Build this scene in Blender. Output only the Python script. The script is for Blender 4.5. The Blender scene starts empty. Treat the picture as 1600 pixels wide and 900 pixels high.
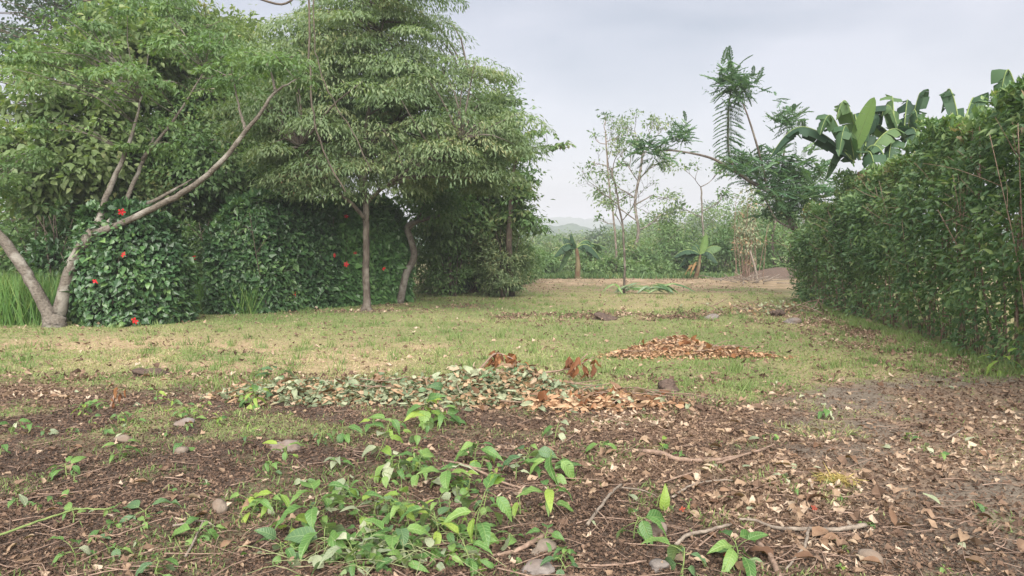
import bpy, math
import numpy as np
from mathutils import Matrix, Vector

# ------------------------------------------------------------------ camera, sky, sun, exposure
scene = bpy.context.scene
col = scene.collection
F_PX, CAM_H = 1150.0, 1.45
PITCH = math.atan(60 / F_PX)
cam_d = bpy.data.cameras.new('camera'); cam = bpy.data.objects.new('camera', cam_d); col.objects.link(cam)
cam_d.sensor_width = 36; cam_d.lens = 36 * F_PX / 1600
cam_d.clip_start = 0.05; cam_d.clip_end = 6000
cam.location = (0, 0, CAM_H); cam.rotation_euler = (math.radians(90) - PITCH, 0, 0)
scene.camera = cam

SUN_EL, SUN_AZ = math.radians(41), math.radians(180)      # azimuth clockwise from +Y: straight behind the camera
world = bpy.data.worlds.new('World'); scene.world = world; world.use_nodes = True
wt = world.node_tree; wt.nodes.clear()
wo = wt.nodes.new('ShaderNodeOutputWorld'); bg = wt.nodes.new('ShaderNodeBackground')
sky = wt.nodes.new('ShaderNodeTexSky'); sky.sky_type = 'NISHITA'; sky.sun_disc = False
sky.sun_elevation = SUN_EL; sky.sun_rotation = SUN_AZ; sky.dust_density = 4.0; sky.air_density = 1.2
tc = wt.nodes.new('ShaderNodeTexCoord')
mp = wt.nodes.new('ShaderNodeMapping'); mp.inputs['Scale'].default_value = (1.0, 1.0, 3.2)
wt.links.new(tc.outputs['Generated'], mp.inputs['Vector'])
nz = wt.nodes.new('ShaderNodeTexNoise'); nz.inputs['Scale'].default_value = 1.7; nz.inputs['Detail'].default_value = 6
nz.inputs['Roughness'].default_value = 0.48; nz.inputs['Distortion'].default_value = 0.35
wt.links.new(mp.outputs['Vector'], nz.inputs['Vector'])
cr = wt.nodes.new('ShaderNodeValToRGB')                     # overcast cloud sheet: grey-lilac to white
cr.color_ramp.elements[0].position = 0.41; cr.color_ramp.elements[0].color = (0.375, 0.390, 0.440, 1)
cr.color_ramp.elements[1].position = 0.60; cr.color_ramp.elements[1].color = (0.665, 0.640, 0.685, 1)
wt.links.new(nz.outputs['Fac'], cr.inputs['Fac'])
mx = wt.nodes.new('ShaderNodeMixRGB'); mx.inputs['Fac'].default_value = 0.93
wt.links.new(sky.outputs['Color'], mx.inputs['Color1']); wt.links.new(cr.outputs['Color'], mx.inputs['Color2'])
wt.links.new(mx.outputs['Color'], bg.inputs['Color']); bg.inputs['Strength'].default_value = 0.105
wt.links.new(bg.outputs['Background'], wo.inputs['Surface'])

sun_d = bpy.data.lights.new('sun', 'SUN'); sun = bpy.data.objects.new('sun', sun_d); col.objects.link(sun)
sun_d.energy = 1.5; sun_d.angle = math.radians(70); sun_d.color = (1.0, 0.955, 0.89)
sdir = Vector((math.sin(SUN_AZ) * math.cos(SUN_EL), math.cos(SUN_AZ) * math.cos(SUN_EL), math.sin(SUN_EL)))
sun.rotation_euler = sdir.to_track_quat('Z', 'Y').to_euler(); sun.location = (0, 0, 60)
scene.view_settings.view_transform = 'Standard'; scene.view_settings.look = 'None'
scene.view_settings.gamma = 1; scene.view_settings.use_curve_mapping = False
scene.view_settings.exposure = 3.1
try:
    scene.cycles.max_bounces = 9; scene.cycles.diffuse_bounces = 6; scene.cycles.transmission_bounces = 6
    scene.cycles.volume_bounces = 0; scene.cycles.glossy_bounces = 2
except Exception: pass

# ------------------------------------------------------------------ helpers
CP, SP = math.cos(PITCH), math.sin(PITCH)
def ray(px, py):
    dx, dy = (px - 800) / F_PX, (450 - py) / F_PX
    return np.array([dx, CP + dy * SP, -SP + dy * CP])
def at(px, py, Y):                     # world point seen towards a photo pixel at world depth Y
    d = ray(px, py); return np.array([0, 0, CAM_H]) + d * (Y / d[1])
def G(px, py, lift=0.0):               # point on the ground
    d = ray(px, py); t = -CAM_H / d[2]; p = np.array([0, 0, CAM_H]) + d * t
    p[2] = float(gz(p[0], p[1])) + lift; return p
def S(Y): return F_PX / Y              # photo pixels per metre

_tab = np.random.default_rng(5).random((256, 256))
def vnoise(x, y):
    x = np.asarray(x, float); y = np.asarray(y, float)
    xi = np.floor(x).astype(int); yi = np.floor(y).astype(int); fx = x - xi; fy = y - yi
    fx = fx * fx * (3 - 2 * fx); fy = fy * fy * (3 - 2 * fy)
    a = _tab[xi % 256, yi % 256]; b = _tab[(xi + 1) % 256, yi % 256]
    c = _tab[xi % 256, (yi + 1) % 256]; d = _tab[(xi + 1) % 256, (yi + 1) % 256]
    return (a * (1 - fx) + b * fx) * (1 - fy) + (c * (1 - fx) + d * fx) * fy
def fbm(x, y, o=4):
    s = 0; a = 0.5; n = 0
    for i in range(o):
        s = s + a * vnoise(x * 2**i + 17.3 * i, y * 2**i + 9.1 * i); n += a; a *= 0.5
    return s / n
def sst(a, b, x): t = np.clip((x - a) / (b - a), 0, 1); return t * t * (3 - 2 * t)

def gz(x, y):
    x = np.asarray(x, float); y = np.asarray(y, float)
    near = 1 - sst(9, 14, y)
    z = 0.07 * (fbm(x * .35, y * .35) - .5) + near * (0.075 * (fbm(x * 1.6 + 40, y * 1.6) - .5) + 0.03 * (fbm(x * 7, y * 7, 3) - .5))
    z = z + 0.16 * np.exp(-((y - 31.5 - 0.4 * np.sin(x * .5)) / 2.0)**2) * sst(-1, 2, x) * (.5 + fbm(x * .6, y * .6))
    z = z + 0.6 * np.exp(-((x - 13.2) / 1.8)**2 - ((y - 36) / 2.0)**2)
    return z

def norm(v): return v / np.maximum(np.linalg.norm(v, axis=-1, keepdims=True), 1e-9)
def np_mesh(name, V, T, rnd=None, smooth=False):
    me = bpy.data.meshes.new(name); V = np.asarray(V, np.float32); T = np.asarray(T, np.int32)
    me.vertices.add(len(V)); me.vertices.foreach_set('co', V.ravel())
    me.loops.add(T.size); me.loops.foreach_set('vertex_index', T.ravel())
    me.polygons.add(len(T)); me.polygons.foreach_set('loop_start', np.arange(0, T.size, 3, dtype=np.int32))
    me.polygons.foreach_set('use_smooth', np.full(len(T), smooth))
    if rnd is not None:
        a = me.attributes.new('rnd', 'FLOAT', 'POINT'); a.data.foreach_set('value', np.asarray(rnd, np.float32))
    me.update(calc_edges=True); return me
def obj(name, me, mat=None, parent=None):
    o = bpy.data.objects.new(name, me); col.objects.link(o)
    if mat is not None and me is not None and len(me.materials) == 0: me.materials.append(mat)
    if parent is not None: o.parent = parent
    return o
def tag(o, label, cat, group=None, kind=None):
    if label: o['label'] = label
    if cat: o['category'] = cat
    if group: o['group'] = group
    if kind: o['kind'] = kind
    return o
def thing(name, label, cat, loc, group=None):
    o = bpy.data.objects.new(name, None); col.objects.link(o); o.location = Vector(loc); o.empty_display_size = .1
    return tag(o, label, cat, group)
def part(name, V, T, mat, parent, rnd=None, smooth=False, kind=None):     # V in world coordinates
    me = np_mesh(name, np.asarray(V) - np.array(parent.location), T, rnd, smooth)
    o = obj(name, me, mat, parent)
    if kind: o['kind'] = kind
    return o

# leaf templates: x along the leaf, y across, z along its normal
T_DIA = (np.array([[0,0,0],[.42,.5,.10],[1,0,-.10],[.42,-.5,.10]]), np.array([[0,2,1],[0,3,2]]))
T_LEAF = (np.array([[0,0,0],[.35,0,.02],[.7,0,-.03],[1,0,-.18],[.28,.48,.11],[.66,.36,.05],[.28,-.48,.11],[.66,-.36,.05]]),
          np.array([[0,1,4],[1,2,5],[1,5,4],[2,3,5],[0,6,1],[1,7,2],[1,6,7],[2,7,3]]))
T_BLADE1 = (np.array([[0,.5,0],[0,-.5,0],[1,0,.22]]), np.array([[0,1,2]]))
T_BLADE = (np.array([[0,.5,0],[0,-.5,0],[.55,.38,.06],[.55,-.38,.06],[1,0,.3]]), np.array([[0,1,3],[0,3,2],[2,3,4]]))
T_BIT = (np.array([[0,.35,0],[.1,-.4,.06],[.9,-.3,.02],[1,.4,.1],[.5,.05,.16]]), np.array([[0,1,4],[1,2,4],[2,3,4],[3,0,4]]))
def _shred(seed, n=7):
    r = np.random.default_rng(seed); a = np.sort(r.random(n)) * 2 * math.pi; rad = r.uniform(.35, 1.0, n)
    V = [[.5, 0, .12 * r.normal()]] + [[.5 + .5 * math.cos(t) * q, .5 * math.sin(t) * q, r.normal(0, .13)] for t, q in zip(a, rad)]
    return np.array(V), np.array([[0, 1 + i, 1 + (i + 1) % n] for i in range(n)])
SHREDS = [_shred(700 + i, 6 + i % 3) for i in range(6)]
T_QUAD = (np.array([[0,.4,0],[.1,-.45,.03],[1,-.3,0],[.9,.5,.05]]), np.array([[0,1,2],[0,2,3]]))
def inst(t, P, D, N, L, W, R):
    V, F = t; n = len(P); m = len(V)
    D = norm(D); N = norm(N - D * np.sum(N * D, -1, keepdims=True)); B = np.cross(N, D)
    L = np.broadcast_to(L, n)[:, None, None]; W = np.broadcast_to(W, n)[:, None, None]
    X = P[:, None] + D[:, None] * V[None, :, 0:1] * L + B[:, None] * V[None, :, 1:2] * W + N[:, None] * V[None, :, 2:3] * W
    T = F[None] + (np.arange(n) * m)[:, None, None]
    return X.reshape(-1, 3), T.reshape(-1, 3), np.repeat(np.broadcast_to(R, n), m)
def join(parts):
    Vs, Ts, Rs = [], [], []; o = 0
    for V, T, R in parts:
        Vs.append(V); Ts.append(T + o); Rs.append(R); o += len(V)
    return np.concatenate(Vs), np.concatenate(Ts), np.concatenate(Rs)

def tube(paths, k=6):                  # paths: list of (points (n,3), radii (n,))
    Vs, Ts = [], []; o = 0
    ang = np.arange(k) * 2 * math.pi / k
    for P, r in paths:
        P = np.asarray(P, float); r = np.broadcast_to(np.asarray(r, float), len(P)); n = len(P)
        t = norm(np.gradient(P, axis=0))
        ref = np.array([0.31, 0.9, 0.2]) if abs(t[0, 2]) > .7 else np.array([0.05, 0.1, 1.0])
        b = norm(np.cross(t, ref)); c = np.cross(t, b)
        V = P[:, None] + r[:, None, None] * (np.cos(ang)[None, :, None] * b[:, None] + np.sin(ang)[None, :, None] * c[:, None])
        i = np.arange(n - 1)[:, None] * k; j = np.arange(k)[None]; j2 = (j + 1) % k
        q = np.stack([i + j, i + j2, i + k + j2, i + k + j], -1).reshape(-1, 4)
        T = np.concatenate([q[:, [0, 1, 2]], q[:, [0, 2, 3]]])
        caps = [[0, a + 1, a] for a in range(1, k - 1)] + [[(n - 1) * k, (n - 1) * k + a, (n - 1) * k + a + 1] for a in range(1, k - 1)]
        T = np.concatenate([T, np.array(caps)])
        Vs.append(V.reshape(-1, 3)); Ts.append(T + o); o += n * k
    return np.concatenate(Vs), np.concatenate(Ts)
def smooth_path(pts, r, n=14, wob=0.0, rng=None):      # Catmull-Rom through points
    P = np.asarray(pts, float); r = np.interp(np.linspace(0, 1, n), np.linspace(0, 1, len(r)), r)
    if len(P) == 2: Q = P[0] + np.linspace(0, 1, n)[:, None] * (P[1] - P[0])
    else:
        E = np.vstack([2 * P[0] - P[1], P, 2 * P[-1] - P[-2]]); m = len(P) - 1; Q = []
        for s in np.linspace(0, m - 1e-6, n):
            i = int(s); t = s - i; a, b, c, d = E[i:i + 4]
            Q.append(.5 * (2 * b + (c - a) * t + (2 * a - 5 * b + 4 * c - d) * t * t + (3 * b - a - 3 * c + d) * t**3))
        Q = np.array(Q)
    if wob and rng is not None: Q[1:-1] += rng.normal(0, wob, (n - 2, 3))
    return Q, r

# ------------------------------------------------------------------ materials
def nodes(name):
    m = bpy.data.materials.new(name); m.use_nodes = True; nt = m.node_tree; nt.nodes.clear()
    return m, nt, nt.nodes.new, nt.links.new
def ramp(nt, stops):
    r = nt.nodes.new('ShaderNodeValToRGB'); e = r.color_ramp.elements
    while len(e) < len(stops): e.new(0.5)
    for el, (p, c) in zip(e, stops): el.position = p; el.color = (*c, 1)
    return r
def leaf_mat(name, stops, trans=0.3, rough=0.5, src='attr', spec=0.35, pale_back=0.0, spots=0.0, nscale=6.0, veins=0.0, drift=.7):
    m, nt, new, link = nodes(name)
    out = new('ShaderNodeOutputMaterial'); p = new('ShaderNodeBsdfPrincipled'); t = new('ShaderNodeBsdfTranslucent')
    mixs = new('ShaderNodeMixShader'); mixs.inputs[0].default_value = trans
    if src == 'attr': a = new('ShaderNodeAttribute'); a.attribute_name = 'rnd'; fac = a.outputs['Fac']
    else: a = new('ShaderNodeObjectInfo'); fac = a.outputs['Random']
    g = new('ShaderNodeNewGeometry'); n = new('ShaderNodeTexNoise'); n.inputs['Scale'].default_value = nscale; n.inputs['Detail'].default_value = 3
    link(g.outputs['Position'], n.inputs['Vector'])
    ad = new('ShaderNodeMath'); ad.operation = 'MULTIPLY_ADD'; ad.inputs[1].default_value = 0.5; ad.inputs[2].default_value = -0.25
    link(n.outputs['Fac'], ad.inputs[0])
    nl = new('ShaderNodeTexNoise'); nl.inputs['Scale'].default_value = .9; nl.inputs['Detail'].default_value = 2; link(g.outputs['Position'], nl.inputs['Vector'])
    a2 = new('ShaderNodeMath'); a2.operation = 'MULTIPLY_ADD'; a2.inputs[1].default_value = drift; link(nl.outputs['Fac'], a2.inputs[0])
    a3 = new('ShaderNodeMath'); a3.operation = 'SUBTRACT'; link(ad.outputs[0], a3.inputs[0]); a3.inputs[1].default_value = drift * .5; link(a3.outputs[0], a2.inputs[2])
    sm = new('ShaderNodeMath'); sm.operation = 'ADD'; sm.use_clamp = True; link(fac, sm.inputs[0]); link(a2.outputs[0], sm.inputs[1])
    r = ramp(nt, stops); link(sm.outputs[0], r.inputs['Fac']); c = r.outputs['Color']
    if spots:
        n2 = new('ShaderNodeTexNoise'); n2.inputs['Scale'].default_value = 60; link(g.outputs['Position'], n2.inputs['Vector'])
        rr = ramp(nt, [(0.58, (0, 0, 0)), (0.70, (1, 1, 1))]); link(n2.outputs['Fac'], rr.inputs['Fac'])
        ms = new('ShaderNodeMixRGB'); ms.inputs['Color2'].default_value = (.09, .05, .025, 1)
        mm = new('ShaderNodeMath'); mm.operation = 'MULTIPLY'; mm.inputs[1].default_value = spots
        link(rr.outputs['Color'], mm.inputs[0]); link(mm.outputs[0], ms.inputs['Fac']); link(c, ms.inputs['Color1']); c = ms.outputs['Color']
    if pale_back:
        mb = new('ShaderNodeMixRGB'); mb.inputs['Color2'].default_value = (.26, .30, .21, 1)
        mm = new('ShaderNodeMath'); mm.operation = 'MULTIPLY'; mm.inputs[1].default_value = pale_back
        link(g.outputs['Backfacing'], mm.inputs[0]); link(mm.outputs[0], mb.inputs['Fac']); link(c, mb.inputs['Color1']); c = mb.outputs['Color']
    if veins:
        tcn = new('ShaderNodeTexCoord'); sp = new('ShaderNodeSeparateXYZ'); link(tcn.outputs['Object'], sp.inputs[0])
        def mth(op, a, b=None, c2=None):
            x = new('ShaderNodeMath'); x.operation = op
            for i, v in enumerate((a, b, c2)):
                if v is None: continue
                if isinstance(v, (int, float)): x.inputs[i].default_value = v
                else: link(v, x.inputs[i])
            return x.outputs[0]
        ay = mth('ABSOLUTE', sp.outputs['Y']); ph = mth('MULTIPLY_ADD', ay, -.75, sp.outputs['X'])
        sv = mth('POWER', mth('MULTIPLY_ADD', mth('SINE', mth('MULTIPLY', ph, 52.0)), .5, .5), 5.0)
        mr = mth('SUBTRACT', 1.0, mth('MINIMUM', mth('MULTIPLY', ay, 38.0), 1.0)); vv = mth('MAXIMUM', mth('MULTIPLY', sv, .45), mr)
        mv = new('ShaderNodeMixRGB'); mv.blend_type = 'ADD'; link(mth('MULTIPLY', vv, veins), mv.inputs['Fac']); link(c, mv.inputs['Color1']); mv.inputs['Color2'].default_value = (.16, .19, .08, 1); c = mv.outputs['Color']
        bp = new('ShaderNodeBump'); bp.inputs['Strength'].default_value = .5; bp.inputs['Distance'].default_value = .006; bp.invert = True; link(vv, bp.inputs['Height']); link(bp.outputs[0], p.inputs['Normal'])
    link(c, p.inputs['Base Color']); p.inputs['Roughness'].default_value = rough
    p.inputs['Specular IOR Level'].default_value = spec
    br = new('ShaderNodeMixRGB'); br.blend_type = 'MULTIPLY'; br.inputs['Fac'].default_value = 1; br.inputs['Color2'].default_value = (1.25, 1.35, .6, 1)
    link(c, br.inputs['Color1']); link(br.outputs['Color'], t.inputs['Color'])
    link(p.outputs[0], mixs.inputs[1]); link(t.outputs[0], mixs.inputs[2]); link(mixs.outputs[0], out.inputs['Surface'])
    return m
def bark_mat(name, c1, c2, scale=9, c3=None, bump=.5, stretch=.35):
    m, nt, new, link = nodes(name)
    out = new('ShaderNodeOutputMaterial'); p = new('ShaderNodeBsdfPrincipled'); p.inputs['Roughness'].default_value = .9
    p.inputs['Specular IOR Level'].default_value = .2
    g = new('ShaderNodeNewGeometry'); mp = new('ShaderNodeMapping'); mp.inputs['Scale'].default_value = (1, 1, stretch)
    link(g.outputs['Position'], mp.inputs['Vector'])
    n = new('ShaderNodeTexNoise'); n.inputs['Scale'].default_value = scale; n.inputs['Detail'].default_value = 7; n.inputs['Roughness'].default_value = .65
    link(mp.outputs[0], n.inputs['Vector'])
    r = ramp(nt, [(.32, c1), (.66, c2)]); link(n.outputs['Fac'], r.inputs['Fac']); c = r.outputs['Color']
    if c3:
        n3 = new('ShaderNodeTexNoise'); n3.inputs['Scale'].default_value = 3.3; n3.inputs['Detail'].default_value = 5; link(g.outputs['Position'], n3.inputs['Vector'])
        r3 = ramp(nt, [(.5, (0, 0, 0)), (.62, (1, 1, 1))]); link(n3.outputs['Fac'], r3.inputs['Fac'])
        mm = new('ShaderNodeMixRGB'); link(r3.outputs['Color'], mm.inputs['Fac']); link(c, mm.inputs['Color1']); mm.inputs['Color2'].default_value = (*c3, 1); c = mm.outputs['Color']
    link(c, p.inputs['Base Color'])
    b = new('ShaderNodeBump'); b.inputs['Strength'].default_value = bump; b.inputs['Distance'].default_value = .03; link(n.outputs['Fac'], b.inputs['Height'])
    link(b.outputs[0], p.inputs['Normal']); link(p.outputs[0], out.inputs['Surface']); return m

M = {}
M['canopy'] = leaf_mat('canopy_leaf', [(0, (.082, .132, .064)), (.45, (.145, .208, .105)), (.8, (.21, .262, .138)), (1, (.29, .29, .155))], .46, .5)
M['bright'] = leaf_mat('bright_leaf', [(0, (.065, .120, .044)), (.5, (.105, .180, .066)), (1, (.17, .24, .09))], .42, .5)
M['broad'] = leaf_mat('broad_leaf', [(0, (.050, .105, .038)), (.5, (.095, .165, .060)), (.85, (.145, .210, .080)), (1, (.21, .22, .09))], .40, .45)
M['lime'] = leaf_mat('lime_leaf', [(0, (.085, .130, .050)), (.5, (.145, .205, .080)), (.85, (.205, .255, .105)), (1, (.28, .27, .12))], .42, .45)
M['hedgelit'] = leaf_mat('sunlit_hibiscus_leaf', [(0, (.060, .135, .052)), (.5, (.105, .215, .075)), (1, (.18, .30, .11))], .3, .35, spec=.5)  # hibiscus greens lightened: stands in for light missing under the lawn tree crown
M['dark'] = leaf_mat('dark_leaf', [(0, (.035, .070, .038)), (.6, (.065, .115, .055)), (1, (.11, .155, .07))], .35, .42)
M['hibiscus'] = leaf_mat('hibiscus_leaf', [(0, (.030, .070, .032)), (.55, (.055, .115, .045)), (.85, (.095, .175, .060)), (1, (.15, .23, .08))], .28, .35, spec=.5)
M['hibiscus_obj'] = leaf_mat('hibiscus_leaf_near', [(0, (.022, .060, .022)), (.55, (.050, .115, .036)), (1, (.12, .20, .06))], .2, .35, 'obj', .5)
M['hedge'] = leaf_mat('hedge_leaf', [(0, (.055, .110, .052)), (.4, (.092, .168, .072)), (.7, (.145, .225, .088)), (.93, (.22, .275, .105)), (1, (.24, .19, .12))], .40, .4)
M['hedge_obj'] = leaf_mat('hedge_leaf_near', [(0, (.050, .095, .050)), (.5, (.090, .155, .066)), (.9, (.15, .215, .08)), (1, (.19, .16, .09))], .34, .38, 'obj', .45)
M['feather'] = leaf_mat('feather_leaf', [(0, (.050, .110, .056)), (.6, (.080, .155, .074)), (1, (.125, .205, .09))], .4, .5, 'obj')
M['feather_mass'] = leaf_mat('feather_leaf_mass', [(0, (.050, .110, .052)), (.6, (.085, .162, .074)), (1, (.13, .21, .09))], .4, .5)
M['banana'] = leaf_mat('banana_leaf', [(0, (.026, .056, .034)), (.5, (.046, .092, .046)), (1, (.095, .155, .062))], .34, .6, 'obj', .22, nscale=2)
M['banana_young'] = leaf_mat('banana_young_leaf', [(0, (.17, .27, .10)), (1, (.24, .34, .13))], .4, .4, 'obj', nscale=2)
M['banana_dead'] = leaf_mat('banana_dead_leaf', [(0, (.11, .065, .03)), (1, (.26, .15, .07))], .2, .8, 'obj', .1, nscale=2)
M['weed'] = leaf_mat('weed_leaf', [(0, (.050, .120, .034)), (.5, (.090, .185, .046)), (1, (.155, .25, .065))], .33, .42, 'obj', .4, pale_back=.35, nscale=14, veins=.6, spots=.25)
M['weed_lime'] = leaf_mat('weed_lime_leaf', [(0, (.15, .25, .045)), (1, (.24, .33, .06))], .4, .45, 'obj', .35, pale_back=.2, nscale=14, veins=.5, spots=.2)
M['weed_dark'] = leaf_mat('weed_dark_leaf', [(0, (.045, .098, .042)), (1, (.080, .145, .062))], .25, .42, 'obj', .4, pale_back=.4, nscale=14, veins=.5)
M['wilt'] = leaf_mat('wilted_leaf', [(0, (.15, .185, .115)), (.5, (.23, .26, .165)), (1, (.33, .35, .24))], .22, .55, 'obj', .35, pale_back=.5, spots=.3, nscale=14, veins=.5)
M['wilt_mass'] = leaf_mat('wilted_leaf_mass', [(0, (.085, .11, .06)), (.35, (.165, .195, .115)), (.58, (.25, .275, .175)), (.72, (.25, .16, .09)), (1, (.36, .25, .16))], .2, .6, 'attr', .3)
M['dry'] = leaf_mat('dry_leaf', [(0, (.10, .056, .035)), (.4, (.185, .115, .073)), (.8, (.265, .19, .127)), (1, (.33, .26, .185))], .18, .75, 'obj', .2, spots=.35, nscale=25)
M['dry_mass'] = leaf_mat('dry_leaf_mass', [(0, (.15, .085, .05)), (.4, (.29, .165, .095)), (.75, (.40, .255, .155)), (1, (.48, .35, .23))], .18, .8, 'attr', .2, nscale=10)
M['rust'] = leaf_mat('rust_leaf', [(0, (.10, .042, .022)), (.5, (.19, .082, .038)), (1, (.28, .14, .062))], .25, .75, 'obj', .2)
M['litter'] = leaf_mat('litter', [(0, (.032, .021, .016)), (.35, (.086, .055, .039)), (.62, (.142, .093, .064)), (.82, (.235, .165, .112)), (.93, (.31, .23, .165)), (1, (.36, .29, .22))], .05, .85, 'attr', .15, nscale=20)
M['grass'] = leaf_mat('grass_blade', [(0, (.100, .165, .050)), (.35, (.165, .225, .076)), (.6, (.26, .28, .12)), (.8, (.36, .31, .18)), (1, (.46, .365, .25))], .3, .6, 'attr', .25, nscale=1.1)
M['tallgrass'] = leaf_mat('tall_grass_blade', [(0, (.075, .16, .045)), (.6, (.12, .23, .06)), (1, (.21, .28, .09))], .35, .5)
M['red'] = leaf_mat('red_petal', [(0, (.40, .010, .018)), (1, (.58, .025, .035))], .25, .5, 'obj', .3)
M['dullred'] = leaf_mat('faded_red_petal', [(0, (.16, .03, .02)), (1, (.30, .07, .04))], .15, .7, 'obj', .2)
M['yellow'] = leaf_mat('yellow_straw', [(0, (.26, .20, .06)), (1, (.38, .30, .10))], .2, .7)
M['barkpale'] = bark_mat('bark_pale', (.058, .048, .040), (.155, .136, .112), 20, (.205, .19, .165), bump=1.0, stretch=1.6)
M['bark'] = bark_mat('bark_brown', (.085, .065, .052), (.21, .17, .135), 9, (.26, .23, .19))
M['barkmid'] = bark_mat('bark_mid', (.040, .032, .026), (.105, .088, .071), 13, (.14, .124, .104), bump=.9)
M['barkdark'] = bark_mat('bark_dark', (.045, .035, .028), (.12, .095, .075), 9)
M['stick'] = bark_mat('stick_brown', (.11, .075, .055), (.27, .19, .145), 24, stretch=1)
M['stickpale'] = bark_mat('stick_pale', (.10, .08, .065), (.25, .21, .17), 22, stretch=1)
M['stemgreen'] = bark_mat('stem_green', (.10, .15, .05), (.20, .25, .09), 20)
M['stempale'] = bark_mat('stem_pale_green', (.15, .18, .08), (.25, .27, .14), 20)
M['vine'] = bark_mat('vine_bark', (.04, .034, .028), (.11, .09, .07), 14)
M['bananastem'] = bark_mat('banana_stem', (.055, .06, .03), (.135, .105, .06), 7, (.085, .05, .03))
M['stone'] = bark_mat('river_stone', (.095, .075, .060), (.175, .145, .118), 16, (.14, .105, .08), bump=.25, stretch=1)
M['stonegrey'] = bark_mat('grey_stone', (.105, .090, .082), (.19, .168, .155), 18, (.145, .11, .09), bump=.3, stretch=1)
M['clod'] = bark_mat('soil_clod', (.035, .025, .02), (.12, .085, .068), 26, bump=1, stretch=1)

# ------------------------------------------------------------------ ground zones
def grass_mask(x, y):
    n = fbm(x * .8 + 3, y * .8, 4); n2 = fbm(x * 2.6 + 31, y * 2.6 + 5, 3)
    yb = 7.45 + 0.9 * sst(2.0, 5.5, x) + 0.9 * (n - .5) + 1.0 * (n2 - .5) - .25 * np.exp(-((x - 1.9) / .8)**2)
    g = sst(yb - .25, yb + .45, y)
    left = .75 * sst(5.2, 5.7, y) * (1 - sst(6.5, 7.0, y)) * sst(.2, 1.8, -x) * sst(.45, .62, n2)
    few = .30 * sst(.54, .70, n2)
    g = np.maximum(g, np.maximum(left, few))
    strip = sst(24.5, 28, y - 9 * (n - .5)) * (.35 + .65 * sst(.34, .5, n2)) * (1 - sst(35, 38, y)) * sst(-1.5, .5, x - .012 * (y - 25) * 6)
    return np.clip(g * (1 - .93 * strip), 0, 1), strip
def straw_mask(x, y):
    n = fbm(x * .45 + 60, y * .7 + 4, 4)
    s = 1.25 * np.exp(-((y - 10.6 - .3 * np.sin(x * .6)) / 1.1)**2) * (1 - sst(.2, 2.2, x)) * sst(.36, .58, n)
    s = s + .55 * sst(.45, .7, fbm(x * .5 + 7, y * .4 + 90)) + .35 * (1 - sst(-5, 1, x)) * sst(8, 9.5, y) * (1 - sst(12.5, 15, y))
    s = s - .55 * np.exp(-((x - 3) / 3)**2 - ((y - 12.5) / 2.6)**2)
    return np.clip(s, 0, 1)
def leafy_mask(x, y):                  # orange-brown leaf fall
    n = fbm(x * 1.1 + 12, y * 1.3 + 70, 4)
    m = .9 * np.exp(-((y - 7.6) / .65)**2) * (1 - sst(-1.4, -.6, x)) * sst(-6.5, -4.5, x)
    m = m + .95 * np.exp(-((x - 1.6) / 1.8)**2 - ((y - 6.3) / .9)**2)
    m = m + .8 * np.exp(-((x - 2.2) / 1.5)**2 - ((y - 4.9) / .9)**2)
    hx = 4.487 + .171 * y
    m = m + .9 * np.exp(-((x - hx + .9) / .75)**2) * sst(8.4, 9.5, y) * (1 - sst(14, 18, y))
    m = m * sst(.30, .6, n) + .7 * sst(.56, .66, fbm(x * 1.5 + 21, y * 1.9 + 3, 4)) * sst(.0, 1.2, x) * (1 - sst(8, 8.6, y))
    return np.clip(m, 0, 1)
def debris_mask(x, y):
    n = fbm(x * 1.4 + 5, y * 1.4 + 44, 4)
    m = np.exp(-((y - 15.7 - .45 * np.sin(x * 1.1) - 1.6 * (fbm(x * .6, x * 0 + 2, 3) - .5)) / (.35 + .9 * fbm(x * .9 + 4, y * .3, 2)))**2) * sst(-.8, .3, x) * (1 - sst(4.8, 5.8, x))
    m = m + np.exp(-((x + 1.7) / 1.1)**2 - ((y - 18.8) / .8)**2) + .9 * np.exp(-((x + 4.2) / 1.8)**2 - ((y - 17.2) / .55)**2)
    m = m + 1.4 * np.exp(-((x - 13.0) / 2.6)**2 - ((y - 35.5) / 3)**2)
    m = m + np.exp(-((x - 6.6) / .9)**2 - ((y - 16.5) / 2.2)**2)
    return np.clip(np.maximum(m * sst(.34, .62, n) * 1.3, 1.5 * np.exp(-((x - 13.0) / 2.6)**2 - ((y - 35.5) / 3)**2)), 0, 1)
def grey_mask(x, y):                   # paler, trodden bare dirt at the right
    return np.clip(sst(1.0, 3.2, x + .9 * (fbm(x * .7, y * .7 + 8) - .5) * 2) * (1 - sst(8.2, 8.9, y)), 0, 1)

def axis(fine_lo, fine_hi, step, mids, far):
    a = [np.arange(fine_lo, fine_hi, step)]
    for lo, hi, s in mids: a.append(np.arange(lo, hi, s))
    a.append(np.array(far)); return np.unique(np.round(np.concatenate(a), 4))
gx = axis(-8.5, 8.5, .075, [(-22, -8.5, .5), (8.5, 24, .5)], [-1500, -700, -300, -150, -80, -50, -34, -26, 28, 36, 52, 80, 150, 300, 700, 1500])
gy = axis(2.4, 10.0, .065, [(10, 18, .12), (18, 42, .35)], [-1500, -500, -100, -30, -10, -3, 0, 1.2, 44, 50, 60, 80, 120, 200, 350, 700, 1500])
XX, YY = np.meshgrid(gx, gy); ZZ = gz(XX, YY)
inn = (YY > 1) & (YY < 45) & (np.abs(XX) < 28); ZZ = np.where(inn, ZZ, 0)
nx, ny = len(gx), len(gy)
idx = np.arange(nx * ny).reshape(ny, nx)
q = np.stack([idx[:-1, :-1], idx[:-1, 1:], idx[1:, 1:], idx[1:, :-1]], -1).reshape(-1, 4)
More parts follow.
